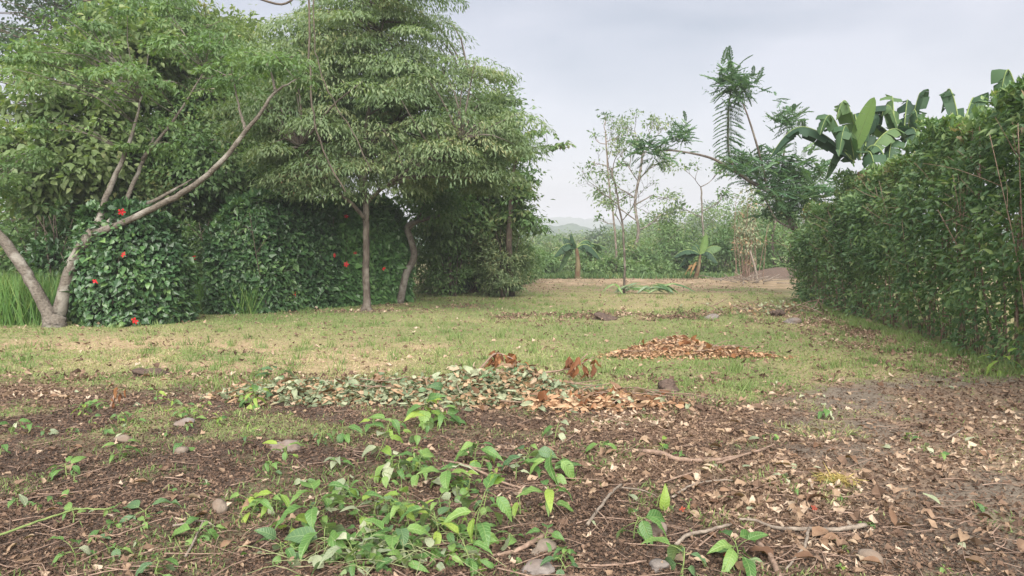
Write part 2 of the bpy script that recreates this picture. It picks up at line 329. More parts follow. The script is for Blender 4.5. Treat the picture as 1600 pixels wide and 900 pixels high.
gm = np_mesh('ground', np.stack([XX, YY, ZZ], -1).reshape(-1, 3), np.concatenate([q[:, [0, 1, 2]], q[:, [0, 2, 3]]]), smooth=True)
gr, st = grass_mask(XX, YY)
for nm, v in (('grass', gr), ('strip', st), ('straw', straw_mask(XX, YY)), ('leafy', leafy_mask(XX, YY)), ('debris', debris_mask(XX, YY)), ('grey', grey_mask(XX, YY))):
    a = gm.attributes.new(nm, 'FLOAT', 'POINT'); a.data.foreach_set('value', v.astype(np.float32).ravel())
def ground_mat():
    m, nt, new, link = nodes('ground')
    out = new('ShaderNodeOutputMaterial'); p = new('ShaderNodeBsdfPrincipled'); p.inputs['Roughness'].default_value = .95; p.inputs['Specular IOR Level'].default_value = .12
    g = new('ShaderNodeNewGeometry')
    def noise(s, d=6, r=.6):
        n = new('ShaderNodeTexNoise'); n.inputs['Scale'].default_value = s; n.inputs['Detail'].default_value = d; n.inputs['Roughness'].default_value = r
        link(g.outputs['Position'], n.inputs['Vector']); return n.outputs['Fac']
    n1 = noise(14, 8, .7); n2 = noise(2.2); n3 = noise(60, 4)
    def rmp(f, stops): r = ramp(nt, stops); link(f, r.inputs['Fac']); return r.outputs['Color']
    soil = rmp(n1, [(.3, (.042, .031, .025)), (.55, (.082, .061, .048)), (.75, (.145, .110, .086))])
    grey = rmp(n1, [(.3, (.105, .085, .066)), (.55, (.160, .134, .106)), (.75, (.23, .196, .158))])
    grass = rmp(n1, [(.3, (.105, .115, .052)), (.5, (.170, .170, .080)), (.72, (.25, .215, .12))])
    straw = rmp(n1, [(.3, (.20, .145, .085)), (.55, (.31, .235, .145)), (.75, (.40, .31, .21))])
    strip = rmp(n2, [(.35, (.20, .155, .09)), (.6, (.29, .215, .145)), (.75, (.35, .27, .20))])
    leafy = rmp(n1, [(.3, (.13, .075, .048)), (.55, (.23, .145, .092)), (.75, (.34, .235, .155))])
    deb = rmp(n1, [(.3, (.045, .034, .028)), (.6, (.115, .082, .066)), (.75, (.20, .15, .12))])
    def at_(nm): a = new('ShaderNodeAttribute'); a.attribute_name = nm; return a.outputs['Fac']
    def mix(c1, c2, f):
        x = new('ShaderNodeMixRGB'); link(f, x.inputs['Fac']); link(c1, x.inputs['Color1']); link(c2, x.inputs['Color2']); return x.outputs['Color']
    def mul(f, k): x = new('ShaderNodeMath'); x.operation = 'MULTIPLY'; link(f, x.inputs[0]); x.inputs[1].default_value = k; return x.outputs[0]
    gs = mix(grass, straw, mul(at_('straw'), .95))
    c = mix(soil, grey, at_('grey')); c = mix(c, gs, at_('grass')); c = mix(c, leafy, mul(at_('leafy'), .55))
    c = mix(c, strip, at_('strip')); c = mix(c, deb, mul(at_('debris'), .95))
    link(c, p.inputs['Base Color'])
    hs = new('ShaderNodeMath'); hs.operation = 'ADD'; link(n1, hs.inputs[0]); link(mul(n3, .5), hs.inputs[1])
    b = new('ShaderNodeBump'); b.inputs['Strength'].default_value = .8; b.inputs['Distance'].default_value = .035; link(hs.outputs[0], b.inputs['Height'])
    link(b.outputs[0], p.inputs['Normal']); link(p.outputs[0], out.inputs['Surface']); return m
M['ground'] = ground_mat()
tag(obj('ground', gm, M['ground']), 'bare brown soil giving way to mown patchy lawn and a cleared strip', 'ground', kind='structure')

# ------------------------------------------------------------------ hills
def hill(Y0, top_px, seed, label, depth, amp, step):
    rng = np.random.default_rng(seed)
    xs = np.arange(-.95 * Y0, .95 * Y0, step); ys = np.concatenate([Y0 + np.arange(0, 1.0001, .06) * depth])
    X, Y = np.meshgrid(xs, ys)
    H = np.interp((X / Y0) * F_PX + 800, [t[0] for t in top_px], [(390 - t[1]) / F_PX * (Y0 + depth) + CAM_H for t in top_px])
    f = sst(0, 1, (Y - Y0) / depth)
    Z = H * f + amp * (fbm(X / amp / 1.6 + seed, Y / amp / 1.6, 4) - .45) * (.4 + .6 * f) + amp * .5 * (fbm(X / amp * 1.4, Y / amp * 1.4 + seed, 2) - .5)
    Z[0] = -1
    n, m = X.shape[1], X.shape[0]; I = np.arange(n * m).reshape(m, n)
    q = np.stack([I[:-1, :-1], I[:-1, 1:], I[1:, 1:], I[1:, :-1]], -1).reshape(-1, 4)
    me = np_mesh('hills', np.stack([X, Y, Z], -1).reshape(-1, 3), np.concatenate([q[:, [0, 1, 2]], q[:, [0, 2, 3]]]), smooth=False)
    return tag(obj('hills', me, M['hill']), label, 'hills', kind='structure')
def hill_mat():
    m, nt, new, link = nodes('hill_wood')
    out = new('ShaderNodeOutputMaterial'); p = new('ShaderNodeBsdfPrincipled'); p.inputs['Roughness'].default_value = 1; p.inputs['Specular IOR Level'].default_value = 0
    g = new('ShaderNodeNewGeometry'); n = new('ShaderNodeTexNoise'); n.inputs['Scale'].default_value = .12; n.inputs['Detail'].default_value = 8; n.inputs['Roughness'].default_value = .7
    link(g.outputs['Position'], n.inputs['Vector'])
    r = ramp(nt, [(.32, (.016, .036, .018)), (.52, (.036, .066, .030)), (.72, (.066, .096, .045))]); link(n.outputs['Fac'], r.inputs['Fac'])
    link(r.outputs['Color'], p.inputs['Base Color']); link(p.outputs[0], out.inputs['Surface']); return m
M['hill'] = hill_mat()
hill(900, [(-400, 330), (400, 340), (830, 344), (880, 341), (940, 344), (1000, 347), (1100, 342), (1200, 338), (2000, 335)], 3, 'farthest hazy wooded ridge on the horizon', 250, 16, 6)
hill(420, [(-400, 352), (600, 356), (830, 352), (900, 355), (960, 358), (1080, 353), (1180, 346), (1300, 345), (2000, 345)], 8, 'middle wooded ridge in front of the horizon', 120, 9, 3.2)
hill(190, [(-400, 372), (700, 364), (840, 368), (920, 372), (1000, 370), (1100, 364), (1200, 358), (2000, 365)], 14, 'nearest low wooded rise beyond the clearing', 60, 5, 1.6)

# ------------------------------------------------------------------ foliage generators
def ell(px, py, Y, rpx, rpy, rY):
    return (at(px, py, Y), np.array([rpx / S(Y), rY, rpy / S(Y)]))
def sample_ell(ells, n, rng, lo=.45):
    w = np.array([np.prod(e[1])**.75 for e in ells]); w /= w.sum(); k = rng.choice(len(ells), n, p=w)
    d = norm(rng.normal(size=(n, 3))); r = (lo + (1 - lo) * rng.random(n)**.6)[:, None]
    C = np.array([e[0] for e in ells])[k]; R = np.array([e[1] for e in ells])[k]
    return C + d * r * R, d
def clumps(C, out, per, cr, L, W, rng, droop=.5, style='blob', flat=.6, bias=None, tone=.5):
    n = len(C); per_i = np.maximum(3, (per * rng.uniform(.5, 1.5, n)).astype(int)); k = np.repeat(np.arange(n), per_i); m = len(k)
    cR = (cr * rng.uniform(.45, 1.5, n))[k][:, None]; tonec = rng.random(n)
    if bias is not None: tonec = np.clip(.5 * tonec + bias, 0, 1)
    if style == 'umbrella':
        a = rng.random(m) * 2 * math.pi; r = np.sqrt(rng.random(m))
        rad = np.stack([np.cos(a), np.sin(a), 0 * a], -1)
        P = C[k] + rad * (r[:, None] * cR); P[:, 2] += (-.34 * r**2 * cR[:, 0]) + rng.normal(0, .05, m) * cR[:, 0]
        P[:, 2] -= .2 * np.sum(rad[:, :2] * out[k][:, :2], -1) * r * cR[:, 0]
        D = rad * .8 + rng.normal(0, .55, (m, 3)); D[:, 2] -= droop * (.4 + r)
        N = np.array([0, 0, 1.0]) + rad * .5 + rng.normal(0, .35, (m, 3))
        R = .55 * tonec[k] + .45 * rng.random(m)
    else:
        o = rng.normal(0, .55, (m, 3)); o[:, 2] *= flat; P = C[k] + o * cR
        D = norm(o) * .7 + rng.normal(0, .6, (m, 3)) + .35 * out[k]; D[:, 2] -= droop
        N = np.array([0, 0, .9]) + .55 * out[k] + rng.normal(0, .45, (m, 3))
        R = tone * tonec[k] + (1 - tone) * rng.random(m)
    return P, D, N, L * rng.uniform(.65, 1.3, m), W * rng.uniform(.7, 1.25, m), np.clip(R, 0, 1)
def limbs(anchor_pts, C, rng, r0=.035, r1=.006, sag=.15):
    A = np.asarray(anchor_pts); paths = []
    for c in C:
        d = np.linalg.norm(A - c, axis=1) + .35 * np.maximum(A[:, 2] - c[2], 0) * 3
        a = A[np.argmin(d)]; L = np.linalg.norm(c - a)
        mid = (a + c) / 2 + rng.normal(0, .06, 3) * L; mid[2] += sag * L * .5
        P, r = smooth_path([a, mid, c], [r0 * min(1, .3 + L / 3), r1], 6); paths.append((P, r))
    return paths
def leaf_objects(P, D, N, L, meshes, parent, rng, name='leaf'):
    D = norm(D); N = norm(N - D * np.sum(N * D, -1, keepdims=True)); B = np.cross(N, D); loc = np.array(parent.location)
    for i in range(len(P)):
        o = bpy.data.objects.new(name, meshes[int(rng.integers(len(meshes)))]); col.objects.link(o); o.parent = parent
        s = float(L[i]); m = Matrix(((D[i][0]*s, B[i][0]*s, N[i][0]*s, P[i][0]-loc[0]), (D[i][1]*s, B[i][1]*s, N[i][1]*s, P[i][1]-loc[1]), (D[i][2]*s, B[i][2]*s, N[i][2]*s, P[i][2]-loc[2]), (0, 0, 0, 1)))
        o.matrix_local = m
def make_leaf_mesh(name, mat, w=.5, droop=.25, fold=.22, wave=.03, curl=0., rng=None, n=6, heart=.0, ragged=0.):
    s = np.linspace(0, 1, n + 1); half = w * .5 * np.sin(np.pi * np.clip(s, 0, 1)**(.72 - .2 * heart))**.85; half[0] = w * .03; half[-1] = .004
    V = []
    for i, t in enumerate(s):
        z = -droop * t**2 + .05 * math.sin(t * 3)
        e1 = rng.normal(0, wave) + curl * half[i]; e2 = rng.normal(0, wave) + curl * half[i]
        h1 = half[i] * (1 - ragged * rng.random()); h2 = half[i] * (1 - ragged * rng.random())
        V += [[t, h1, z + fold * h1 + e1], [t, 0, z], [t, -h2, z + fold * h2 + e2]]
    T = []
    for i in range(n):
        a = 3 * i
        for j in (0, 1): T += [[a + j, a + j + 1, a + j + 4], [a + j, a + j + 4, a + j + 3]]
    me = np_mesh(name, V, T, smooth=True); me.materials.append(mat); return me
def leafset(name, mat, k, rng, **kw):
    out = []
    for i in range(k):
        q = {a: (b * rng.uniform(.7, 1.3) if isinstance(b, float) else b) for a, b in kw.items()}
        out.append(make_leaf_mesh(name, mat, rng=rng, **q))
    return out

def tree(name, label, cat, base, trunks, ells, nc, per, cr, L, W, mat, bark, seed, style='blob', droop=.5, flat=.6, lo=.45, group=None, tmpl=T_DIA, anchors=None, twig_r=.03, keep=None, limb_name='limb', tone=.5):
    rng = np.random.default_rng(seed)
    t = thing(name, label, cat, base, group)
    A = []
    for i, (pts, rad) in enumerate(trunks):
        P, r = smooth_path(pts, rad, max(8, 5 * len(pts)), .006, rng)
        part('trunk' if i == 0 else limb_name, *tube([(P, r)], 9), bark, t, smooth=True)
        A.append(P[len(P) // (3 if i == 0 else 4):])
    A = np.concatenate(A)
    C, out = sample_ell(ells, nc, rng, lo)
    if keep is not None: k = keep(C); C, out = C[k], out[k]
    part('branches', *tube(limbs(A, C, rng, twig_r), 5), bark, t, smooth=True, kind='stuff')
    c = inst(tmpl, *clumps(C, out, per, cr, L, W, rng, droop, style, flat, tone=tone))
    part('crown', c[0], c[1], mat, t, c[2], kind='stuff')
    return t

# ---- lawn tree in the middle with its tiered drooping crown
Y0 = 17.2
b = G(572, 487)
def a17(px, py, dy=0): return at(px, py, Y0 + dy)
tree('lawn_tree', 'slender straight-trunked tree with wide tiered drooping crown standing alone on the lawn', 'tree', b,
     [([b - [0, 0, .1], a17(573, 470), a17(572, 400), a17(572, 335), a17(568, 280), a17(572, 200, .3), a17(590, 100, .3), a17(600, 20, .2)], [.19, .088, .078, .074, .07, .058, .036, .02]),
      ([a17(572, 345), a17(556, 325, -.3), a17(520, 290, -.8), a17(470, 230, -1.2)], [.05, .045, .03, .015]),
      ([a17(570, 320), a17(590, 300, -.2), a17(640, 265, -.8), a17(720, 220, -1.0)], [.05, .045, .03, .015]),
      ([a17(569, 290), a17(545, 240, .4), a17(505, 160, .9), a17(470, 90, 1.2)], [.055, .045, .03, .015]),
      ([a17(571, 230), a17(620, 190, .6), a17(700, 140, 1.2), a17(760, 110, 1.4)], [.05, .04, .025, .012])],
     [ell(600, 50, 17.5, 110, 80, 2.4), ell(620, -10, 17.6, 75, 50, 2), ell(520, 10, 17.8, 70, 50, 2), ell(690, 120, 17.6, 95, 50, 2.2), ell(540, 110, 17.8, 120, 70, 2.2), ell(775, 190, 18, 52, 55, 1.6), ell(440, 190, 17.5, 60, 60, 1.6), ell(610, 190, 17.2, 190, 85, 2.4), ell(735, 225, 17.8, 88, 80, 2),
      ell(500, 220, 17, 110, 85, 2.0), ell(545, 268, 17, 150, 32, 1.1), ell(700, 255, 17.4, 90, 32, 1.2), ell(480, 90, 18, 75, 75, 2)],
     400, 290, .72, .12, .036, M['canopy'], M['barkmid'], 11, 'umbrella', .8, lo=.4, twig_r=.035)

# ---- forked pale tree at far left
Yl = 13.8
def a14(px, py, dy=0): return at(px, py, Yl + dy)
b = G(84, 512)
tree('forked_tree', 'pale grey forked tree at far left with two leaning trunks', 'tree', b,
     [([b - [0, 0, .1], a14(92, 495), a14(103, 445), a14(122, 395), a14(147, 362)], [.24, .135, .115, .11, .115]),
      ([b - [.05, -.05, .1], a14(76, 492), a14(55, 450), a14(20, 395), a14(-20, 345), a14(-80, 270, .3)], [.2, .125, .105, .10, .09, .07]),
      ([b + [-.15, .35, -.1], a14(64, 480, .5), a14(50, 440, .6), a14(10, 380, .8), a14(-30, 330, 1)], [.1, .085, .075, .06, .05]),
      ([a14(145, 366), a14(180, 354, -.1), a14(230, 330, -.2), a14(290, 298, -.35), a14(345, 255, -.5), a14(383, 205, -.6), a14(405, 180, -.65), a14(428, 146, -.7), a14(462, 124, -.8)], [.09, .064, .058, .053, .046, .038, .032, .025, .009]),
      ([a14(160, 356), a14(200, 335, .2), a14(262, 302, .4), a14(300, 280, .6)], [.05, .04, .03, .012]),
      ([a14(150, 362), a14(160, 325, .1), a14(178, 280, .2), a14(205, 215, .3), a14(222, 150, .5)], [.075, .06, .05, .035, .015]),
      ([a14(165, 355), a14(195, 315, .3), a14(222, 255, .6), a14(240, 215, .8)], [.06, .045, .035, .02]),
      ([a14(383, 203, -.6), a14(374, 170, -.5), a14(366, 130, -.4)], [.03, .02, .01]),
      ([a14(430, 142, -.7), a14(425, 118, -.6), a14(415, 95, -.5)], [.03, .018, .01]),
      ([a14(222, 250, .3), a14(270, 190, .3), a14(320, 110, .5)], [.035, .025, .01])],
     [ell(425, 98, 13.2, 55, 28, .7), ell(440, 105, 13.0, 40, 25, .5), ell(415, 90, 13.1, 50, 28, .6), ell(455, 112, 13.0, 22, 16, .4), ell(370, 120, 13.3, 30, 22, .5), ell(330, 95, 13.8, 80, 45, 1.2), ell(215, 160, 13.8, 75, 75, 1.2), ell(280, 50, 14.4, 90, 40, 1.4),
      ell(50, 150, 13.4, 70, 55, 1.2), ell(130, 90, 14.2, 100, 60, 1.6), ell(20, 250, 14.5, 50, 50, 1)],
     105, 95, .38, .115, .046, M['bright'], M['barkpale'], 21, 'umbrella', .55, lo=.25, twig_r=.012)

# ---- the overgrown belt behind: trees
def big(px, Yd, name, label, ells, nc, per, cr, L, W, mat, seed, r=.18, bark='bark', lean=0, style='blob', **kw):
    b = np.array([(px - 800) / F_PX * Yd, Yd, 0.0]); top = max(ells, key=lambda e: e[0][2])[0]
    mid = (b + top) / 2 + [lean, 0, 0]
    return tree(name, label, 'tree', b, [([b - [0, 0, .2], mid * [1, 1, .5] , mid, top], [r, r * .8, r * .6, r * .2])], ells, nc, per, cr, L, W, mat, M[bark], seed, style, **kw)
big(150, 18.5, 'broadleaf_tree', 'yellow-green broadleaf tree directly behind the pale forked tree', [ell(120, 150, 18, 100, 70, 1.8), ell(60, 260, 17.5, 90, 70, 1.6), ell(160, 240, 17.8, 90, 80, 1.6), ell(190, 90, 18.5, 80, 60, 1.6)], 190, 85, .5, .21, .115, M['lime'], 31, bark='barkpale', tmpl=T_LEAF)
big(300, 20, 'feathery_leaf_tree', 'fine-leaved bright tree above the long diagonal branch', [ell(290, 70, 20, 110, 60, 2), ell(350, 130, 20, 80, 55, 1.8), ell(240, 30, 20.5, 100, 50, 2)], 150, 190, .6, .12, .04, M['bright'], 38, style='umbrella', droop=.7, lo=.2)
big(255, 19.5, 'broadleaf_tree', 'vine-hung green tree under the long diagonal branch', [ell(260, 220, 19.2, 90, 70, 1.6), ell(320, 260, 19, 80, 50, 1.5), ell(150, 320, 18.5, 110, 50, 1.5), ell(250, 310, 19, 80, 40, 1.4)], 190, 110, .5, .15, .08, M['broad'], 39, bark='barkpale')
big(30, 27, 'tall_tree', 'tall dark tree with gappy crown in the top left corner', [ell(40, 10, 27, 120, 75, 3), ell(150, -10, 27, 100, 50, 3), ell(-40, 120, 26, 120, 110, 3)], 105, 110, .6, .17, .085, M['dark'], 32, .3, 'barkdark', lo=.1)
big(370, 22, 'broadleaf_tree', 'green tree filling the space between forked tree and lawn tree', [ell(350, 110, 22, 90, 70, 2.4), ell(400, 220, 21.5, 110, 90, 2.2), ell(320, 50, 23, 70, 50, 2), ell(400, 310, 21, 110, 50, 1.6)], 230, 120, .6, .19, .085, M['lime'], 33)
big(735, 24.5, 'broadleaf_tree', 'dense green tree behind the lawn tree at the edge of the clearing', [ell(735, 250, 23.5, 80, 90, 2), ell(770, 310, 24, 55, 60, 1.6), ell(700, 330, 23, 90, 60, 1.8), ell(650, 230, 24.5, 90, 60, 1.6), ell(770, 190, 24, 45, 60, 1.4)], 230, 110, .55, .17, .085, M['broad'], 34, .08, 'barkdark')
big(470, 27, 'tall_tree', 'dark tree half hidden behind the lawn tree crown', [ell(500, 190, 27, 120, 70, 2.5), ell(570, 200, 27, 130, 80, 2.5), ell(450, 250, 26, 120, 80, 2)], 150, 100, .7, .24, .11, M['dark'], 35, .25, 'barkdark', lo=.2)
big(220, 25, 'tall_tree', 'wide tree closing the gap low behind the hibiscus', [ell(200, 330, 25, 230, 100, 2), ell(60, 380, 24, 130, 90, 2), ell(330, 370, 24.5, 120, 80, 2), ell(240, 200, 26, 180, 110, 2)], 220, 90, .7, .20, .10, M['broad'], 36, .22, 'barkdark')
big(790, 29, 'broadleaf_tree', 'farther tree continuing the belt behind the overhanging one', [ell(770, 300, 29, 45, 60, 1.8), ell(795, 370, 29, 38, 45, 1.6), ell(740, 350, 29, 50, 60, 1.6)], 90, 100, .5, .17, .075, M['lime'], 40, .13)
# hanging branch beyond the right edge of the crown
b = at(800, 330, 23); b[2] = 0
Yb = 22
tree('overhanging_tree', 'sparse tree reaching thin leafy twigs out against the sky', 'tree', b,
     [([b, at(795, 380, Yb), at(800, 300, Yb), at(806, 240, Yb), at(820, 215, Yb)], [.10, .09, .07, .05, .02]),
      ([at(806, 245, Yb), at(830, 232, Yb), at(858, 228, Yb), at(890, 231, Yb)], [.03, .022, .015, .006]),
      ([at(802, 300, Yb), at(815, 325, Yb), at(835, 345, Yb)], [.03, .02, .01])],
     [ell(838, 203, Yb, 12, 9, .3), ell(875, 229, Yb, 22, 7, .3), ell(822, 240, Yb, 22, 14, .5), ell(815, 290, Yb, 18, 45, .8), ell(835, 345, Yb, 22, 17, .5), ell(808, 340, Yb, 24, 25, .8)],
     70, 32, .30, .17, .085, M['broad'], M['barkdark'], 37, 'umbrella', .6, lo=.0, twig_r=.012)

# leaning bare trunk at the edge
b = G(624, 473)
t = thing('leaning_tree', 'short tree with curved pale bare trunk leaning beside the hedge end', 'tree', b)
Yc = b[1]
P, r = smooth_path([b - [0, 0, .1], at(634, 430, Yc), at(647, 402, Yc), at(642, 375, Yc), at(636, 355, Yc), at(652, 346, Yc), at(690, 336, Yc)], [.11, .10, .10, .09, .08, .07, .03], 24)
part('trunk', *tube([(P, r)], 8), M['barkpale'], t, smooth=True)
P2, r2 = smooth_path([at(638, 360, Yc), at(655, 338, Yc + .2), at(668, 300, Yc + .3)], [.05, .04, .02], 8)
part('limb', *tube([(P2, r2)], 6), M['barkpale'], t, smooth=True)
rng = np.random.default_rng(41)
C, o_ = sample_ell([ell(700, 320, Yc, 55, 22, 1), ell(668, 295, Yc, 35, 18, .8)], 26, rng, .1)
c = inst(T_DIA, *clumps(C, o_, 60, .4, .15, .07, rng)); part('crown', c[0], c[1], M['broad'], t, c[2], kind='stuff')

# dead brown trunk hung with dry leaves
b = at(465, 400, 20.5); b[2] = 0
t = thing('dead_tree', 'dead brown trunk hung with dry leaves above the dark hedge', 'tree', b)
P, r = smooth_path([b, at(466, 380, 20.5), at(470, 320, 20.5), at(462, 262, 20.5)], [.16, .15, .14, .10], 14)
part('trunk', *tube([(P, r)], 8), M['bark'], t, smooth=True)
P, r = smooth_path([at(437, 400, 20.6), at(438, 340, 20.6), at(436, 270, 20.6)], [.08, .08, .05], 8); part('stem', *tube([(P, r)], 6), M['bark'], t, smooth=True)
rng = np.random.default_rng(43); C, o_ = sample_ell([ell(466, 295, 20.2, 16, 28, .3)], 16, rng, .2)
c = inst(T_DIA, *clumps(C, o_, 14, .22, .26, .10, rng, 1.4)); part('dry_leaves', c[0], c[1], M['dry_mass'], t, c[2], kind='stuff')

# vines hanging in front of the lawn tree
for pts, rr, lab in (([(478, -120), (483, 0), (484, 90), (488, 165), (505, 235), (540, 300)], .022, 'thick dark vine hanging down in front of the lawn tree crown'),
                     ([(492, -120), (490, 0), (492, 60), (500, 110), (525, 165), (556, 215), (580, 268)], .014, 'thin dark vine curving right through the lawn tree crown')):
    W3 = [at(x, y, 14.6) for x, y in pts]; P, r = smooth_path(W3, [rr, rr * .8], 26, .012, np.random.default_rng(2))
    o = obj('hanging_vine', np_mesh('hanging_vine', *tube([(P, r)], 6), smooth=True), M['vine']); tag(o, lab, 'vine')
# overhead branch that carries the vines and shows along the top edge
W3 = [at(130, 2, 14.2), at(170, -6, 14.3), at(300, -40, 14.4), at(410, 0, 14.5), at(450, 4, 14.6), at(478, -30, 14.7), at(520, -90, 15.0)]
P, r = smooth_path(W3, [.015, .022, .02], 24); o = obj('fallen_branch', np_mesh('caught_branch', *tube([(P, r)], 7), smooth=True), M['barkdark'])
o.name = 'caught_branch'; tag(o, 'bare branch caught in the treetops along the top left edge', 'branch')

# ------------------------------------------------------------------ hibiscus bushes and hedges
def flower_mesh():
    V, T = [], []
    for k in range(5):
        a = k * 2 * math.pi / 5; ca, sa = math.cos(a), math.sin(a); o = len(V)
        for (u, v, w) in ((0, 0, 0), (.35, .20, .14), (.8, .30, .16), (1, 0, .05), (.8, -.30, .16), (.35, -.20, .14), (.55, 0, .16)):
            V.append([u * ca - v * sa, u * sa + v * ca, w])
        T += [[o, o + 6, o + 1], [o + 1, o + 6, o + 2], [o + 2, o + 6, o + 3], [o + 3, o + 6, o + 4], [o + 4, o + 6, o + 5], [o + 5, o + 6, o]]
    tv, tt = tube([(np.array([[0, 0, 0], [.03, 0, .4], [.12, 0, .8]]), [.05, .04, .06])], 5); o = len(V)
    me = np_mesh('flower', np.vstack([V, tv]), np.vstack([T, tt + o])); me.materials.append(M['red']); return me
FLOWER = flower_mesh()
def flower(parent, p, s, rng, towards=(0, -1, .15)):
    o = obj('flower', FLOWER, None, parent); z = norm(np.array(towards) + rng.normal(0, .35, 3))
    o.location = Vector(np.array(p) - np.array(parent.location)); q = Vector(z).to_track_quat('Z', 'Y'); o.rotation_mode = 'QUATERNION'; o.rotation_quaternion = q; o.scale = (s, s, s)
rng = np.random.default_rng(50)
HL = leafset('leaf', M['hibiscus_obj'], 4, rng, w=.62, droop=.22, fold=.25, wave=.02, n=4)
def hedge(name, label, cat, line, tops, thick, n, L, W, mat, seed, flowers=(), lumpy=.3, part_leaves=0, lm=HL, stems=40, stem_mat='barkdark', side=1, gap=0., droop=.45, lowgap=.0, tipbias=0., shoots=0):
    # line: ground points of the visible face; the body lies behind it (away from the camera, or to the right for side=-1)
    rng = np.random.default_rng(seed); line = np.asarray(line, float); seg = np.diff(line, axis=0); sl = np.linalg.norm(seg[:, :2], axis=1); cum = np.concatenate([[0], np.cumsum(sl)])
    t = thing(name, label, cat, [*line.mean(0)[:2], 0])
    def face(s):
        x = np.interp(s, cum, line[:, 0]); y = np.interp(s, cum, line[:, 1]); h = np.interp(s, cum, tops)
        i = np.clip(np.searchsorted(cum, s, 'right') - 1, 0, len(sl) - 1); tg = seg[i, :2] / sl[i, None]
        nrm = np.stack([tg[:, 1], -tg[:, 0]], -1) * side; return x, y, h, nrm
    def gen(m, deep):
        s = rng.random(m) * cum[-1]; x, y, h, nr = face(s)
        h = h + lumpy * (fbm(s * .9 + seed, s * 0 + 3, 3) - .45) * 1.6
        top = rng.random(m) < thick / (thick + h.mean()) * .8
        v = np.where(top, 1 - .06 * rng.random(m)**2, 1 - (1 - rng.random(m))**1.0)
        dep = np.where(top, rng.random(m) * thick, rng.exponential(deep, m))
        dep = np.minimum(dep, thick)
        bulge = lumpy * (fbm(s * 1.3 + 9 + seed, v * h * 1.3, 3) - .5) + .12 * np.sin(np.pi * np.clip(v, 0, 1))
        bulge = bulge - .25 * np.clip(v - .85, 0, 1) / .15 * (1 - top)
        px = x + nr[:, 0] * (bulge - dep); py = y + nr[:, 1] * (bulge - dep)
        edge = np.minimum(s, cum[-1] - s); z = v * h * (1 - .35 * np.exp(-edge / .25)) + np.where(top, lumpy * .5 * (fbm(px * 2, py * 2, 2) - .5), 0) + .02
        P = np.stack([px, py, z], -1)
        out = np.stack([nr[:, 0], nr[:, 1], np.zeros(m)], -1) * (1 - top[:, None]) + np.array([0, 0, 1.0]) * top[:, None]
        D = rng.normal(0, .55, (m, 3)) + .5 * out; D[:, 2] -= droop * (1 - top)
        N = out * .75 + np.array([0, 0, .65]) + rng.normal(0, .4, (m, 3))
        keep = np.ones(m, bool)
        if gap and deep < 1: keep &= (fbm(s * 1.1 + 31 + seed, z * 1.2 + 5, 3) > gap) | (rng.random(m) < .22)
        if lowgap: keep &= ~((z < 1.0 * fbm(s * .8 + 3, s * 0 + 8, 2) * 2) & (rng.random(m) < lowgap * (1 if deep < 1 else .6)))
        R = np.clip(.45 * fbm(s * 2 + 7, z * 2 + seed, 2) + .65 * rng.random(m) - .08 + tipbias * np.clip((z / h - .75) * 4, 0, 1), 0, 1)
        return [a[keep] for a in (P, D, N, L * rng.uniform(.6, 1.3, m), W * rng.uniform(.7, 1.2, m), R)]
    a_ = gen(n, .22); b_ = gen(n // 4, 1.2); b_[3] = b_[3] * 1.7; b_[4] = b_[4] * 1.9; b_[0][:, :2] -= 0
    c = join([inst(T_DIA, *a_), inst(T_DIA, *b_)]); part('foliage', c[0], c[1], mat, t, c[2], kind='stuff')
    if part_leaves:
        P, D, N, Lx, _, _ = gen(part_leaves * 6, .03)
        dist = np.linalg.norm(P - np.array([0, 0, CAM_H]), axis=1) + 1.5 * rng.random(len(P)); k = np.argsort(dist)[:part_leaves]
        leaf_objects(P[k], D[k], N[k], Lx[k] * 1.1, lm, t, rng)
    if shoots:
        s = rng.random(shoots) * cum[-1]; x, y, h, nr = face(s); v = rng.random(shoots)**.5; dd = np.where(v > .8, rng.random(shoots) * thick, -.12 * rng.random(shoots))
        C = np.stack([x - nr[:, 0] * dd, y - nr[:, 1] * dd, v * h + np.where(v > .8, rng.uniform(.0, .3, shoots), 0)], -1); oo = np.stack([nr[:, 0], nr[:, 1], .4 + 0 * s], -1)
        c = inst(T_LEAF, *clumps(C, oo, 14, .2, L * 1.2, W * 1.25, rng, .35, bias=.25)); part('shoots', c[0], c[1], mat, t, c[2], kind='stuff')
    paths = []
    s = np.sort(rng.random(stems) * cum[-1]); x, y, h, nr = face(s)
    for i in range(stems):
        d = rng.uniform(.10, .45); p0 = np.array([x[i] - nr[i, 0] * d, y[i] - nr[i, 1] * d, -.05]); p1 = p0 + np.array([rng.normal(0, .22), rng.normal(0, .22), h[i] * rng.uniform(.6, .95)])
        mid = (p0 + p1) / 2 + rng.normal(0, .07, 3); r0 = rng.uniform(.006, .018); paths.append(smooth_path([p0, mid, p1], [r0, r0 * .4], 7))
        for k in range(2):
            q0 = mid + (p1 - mid) * rng.random(); q1 = q0 + np.array([rng.normal(0, .3), rng.normal(0, .3), rng.uniform(.1, .6)]); paths.append(smooth_path([q0, (q0 + q1) / 2 + rng.normal(0, .03, 3), q1], [r0 * .5, r0 * .2], 5))
    part('stems', *tube(paths, 5), M[stem_mat], t, smooth=True, kind='stuff')
    for p in flowers: flower(t, p, .068 * rng.uniform(.8, 1.15), rng, (rng.normal(0, .5), -1, rng.normal(.1, .4)))
    return t
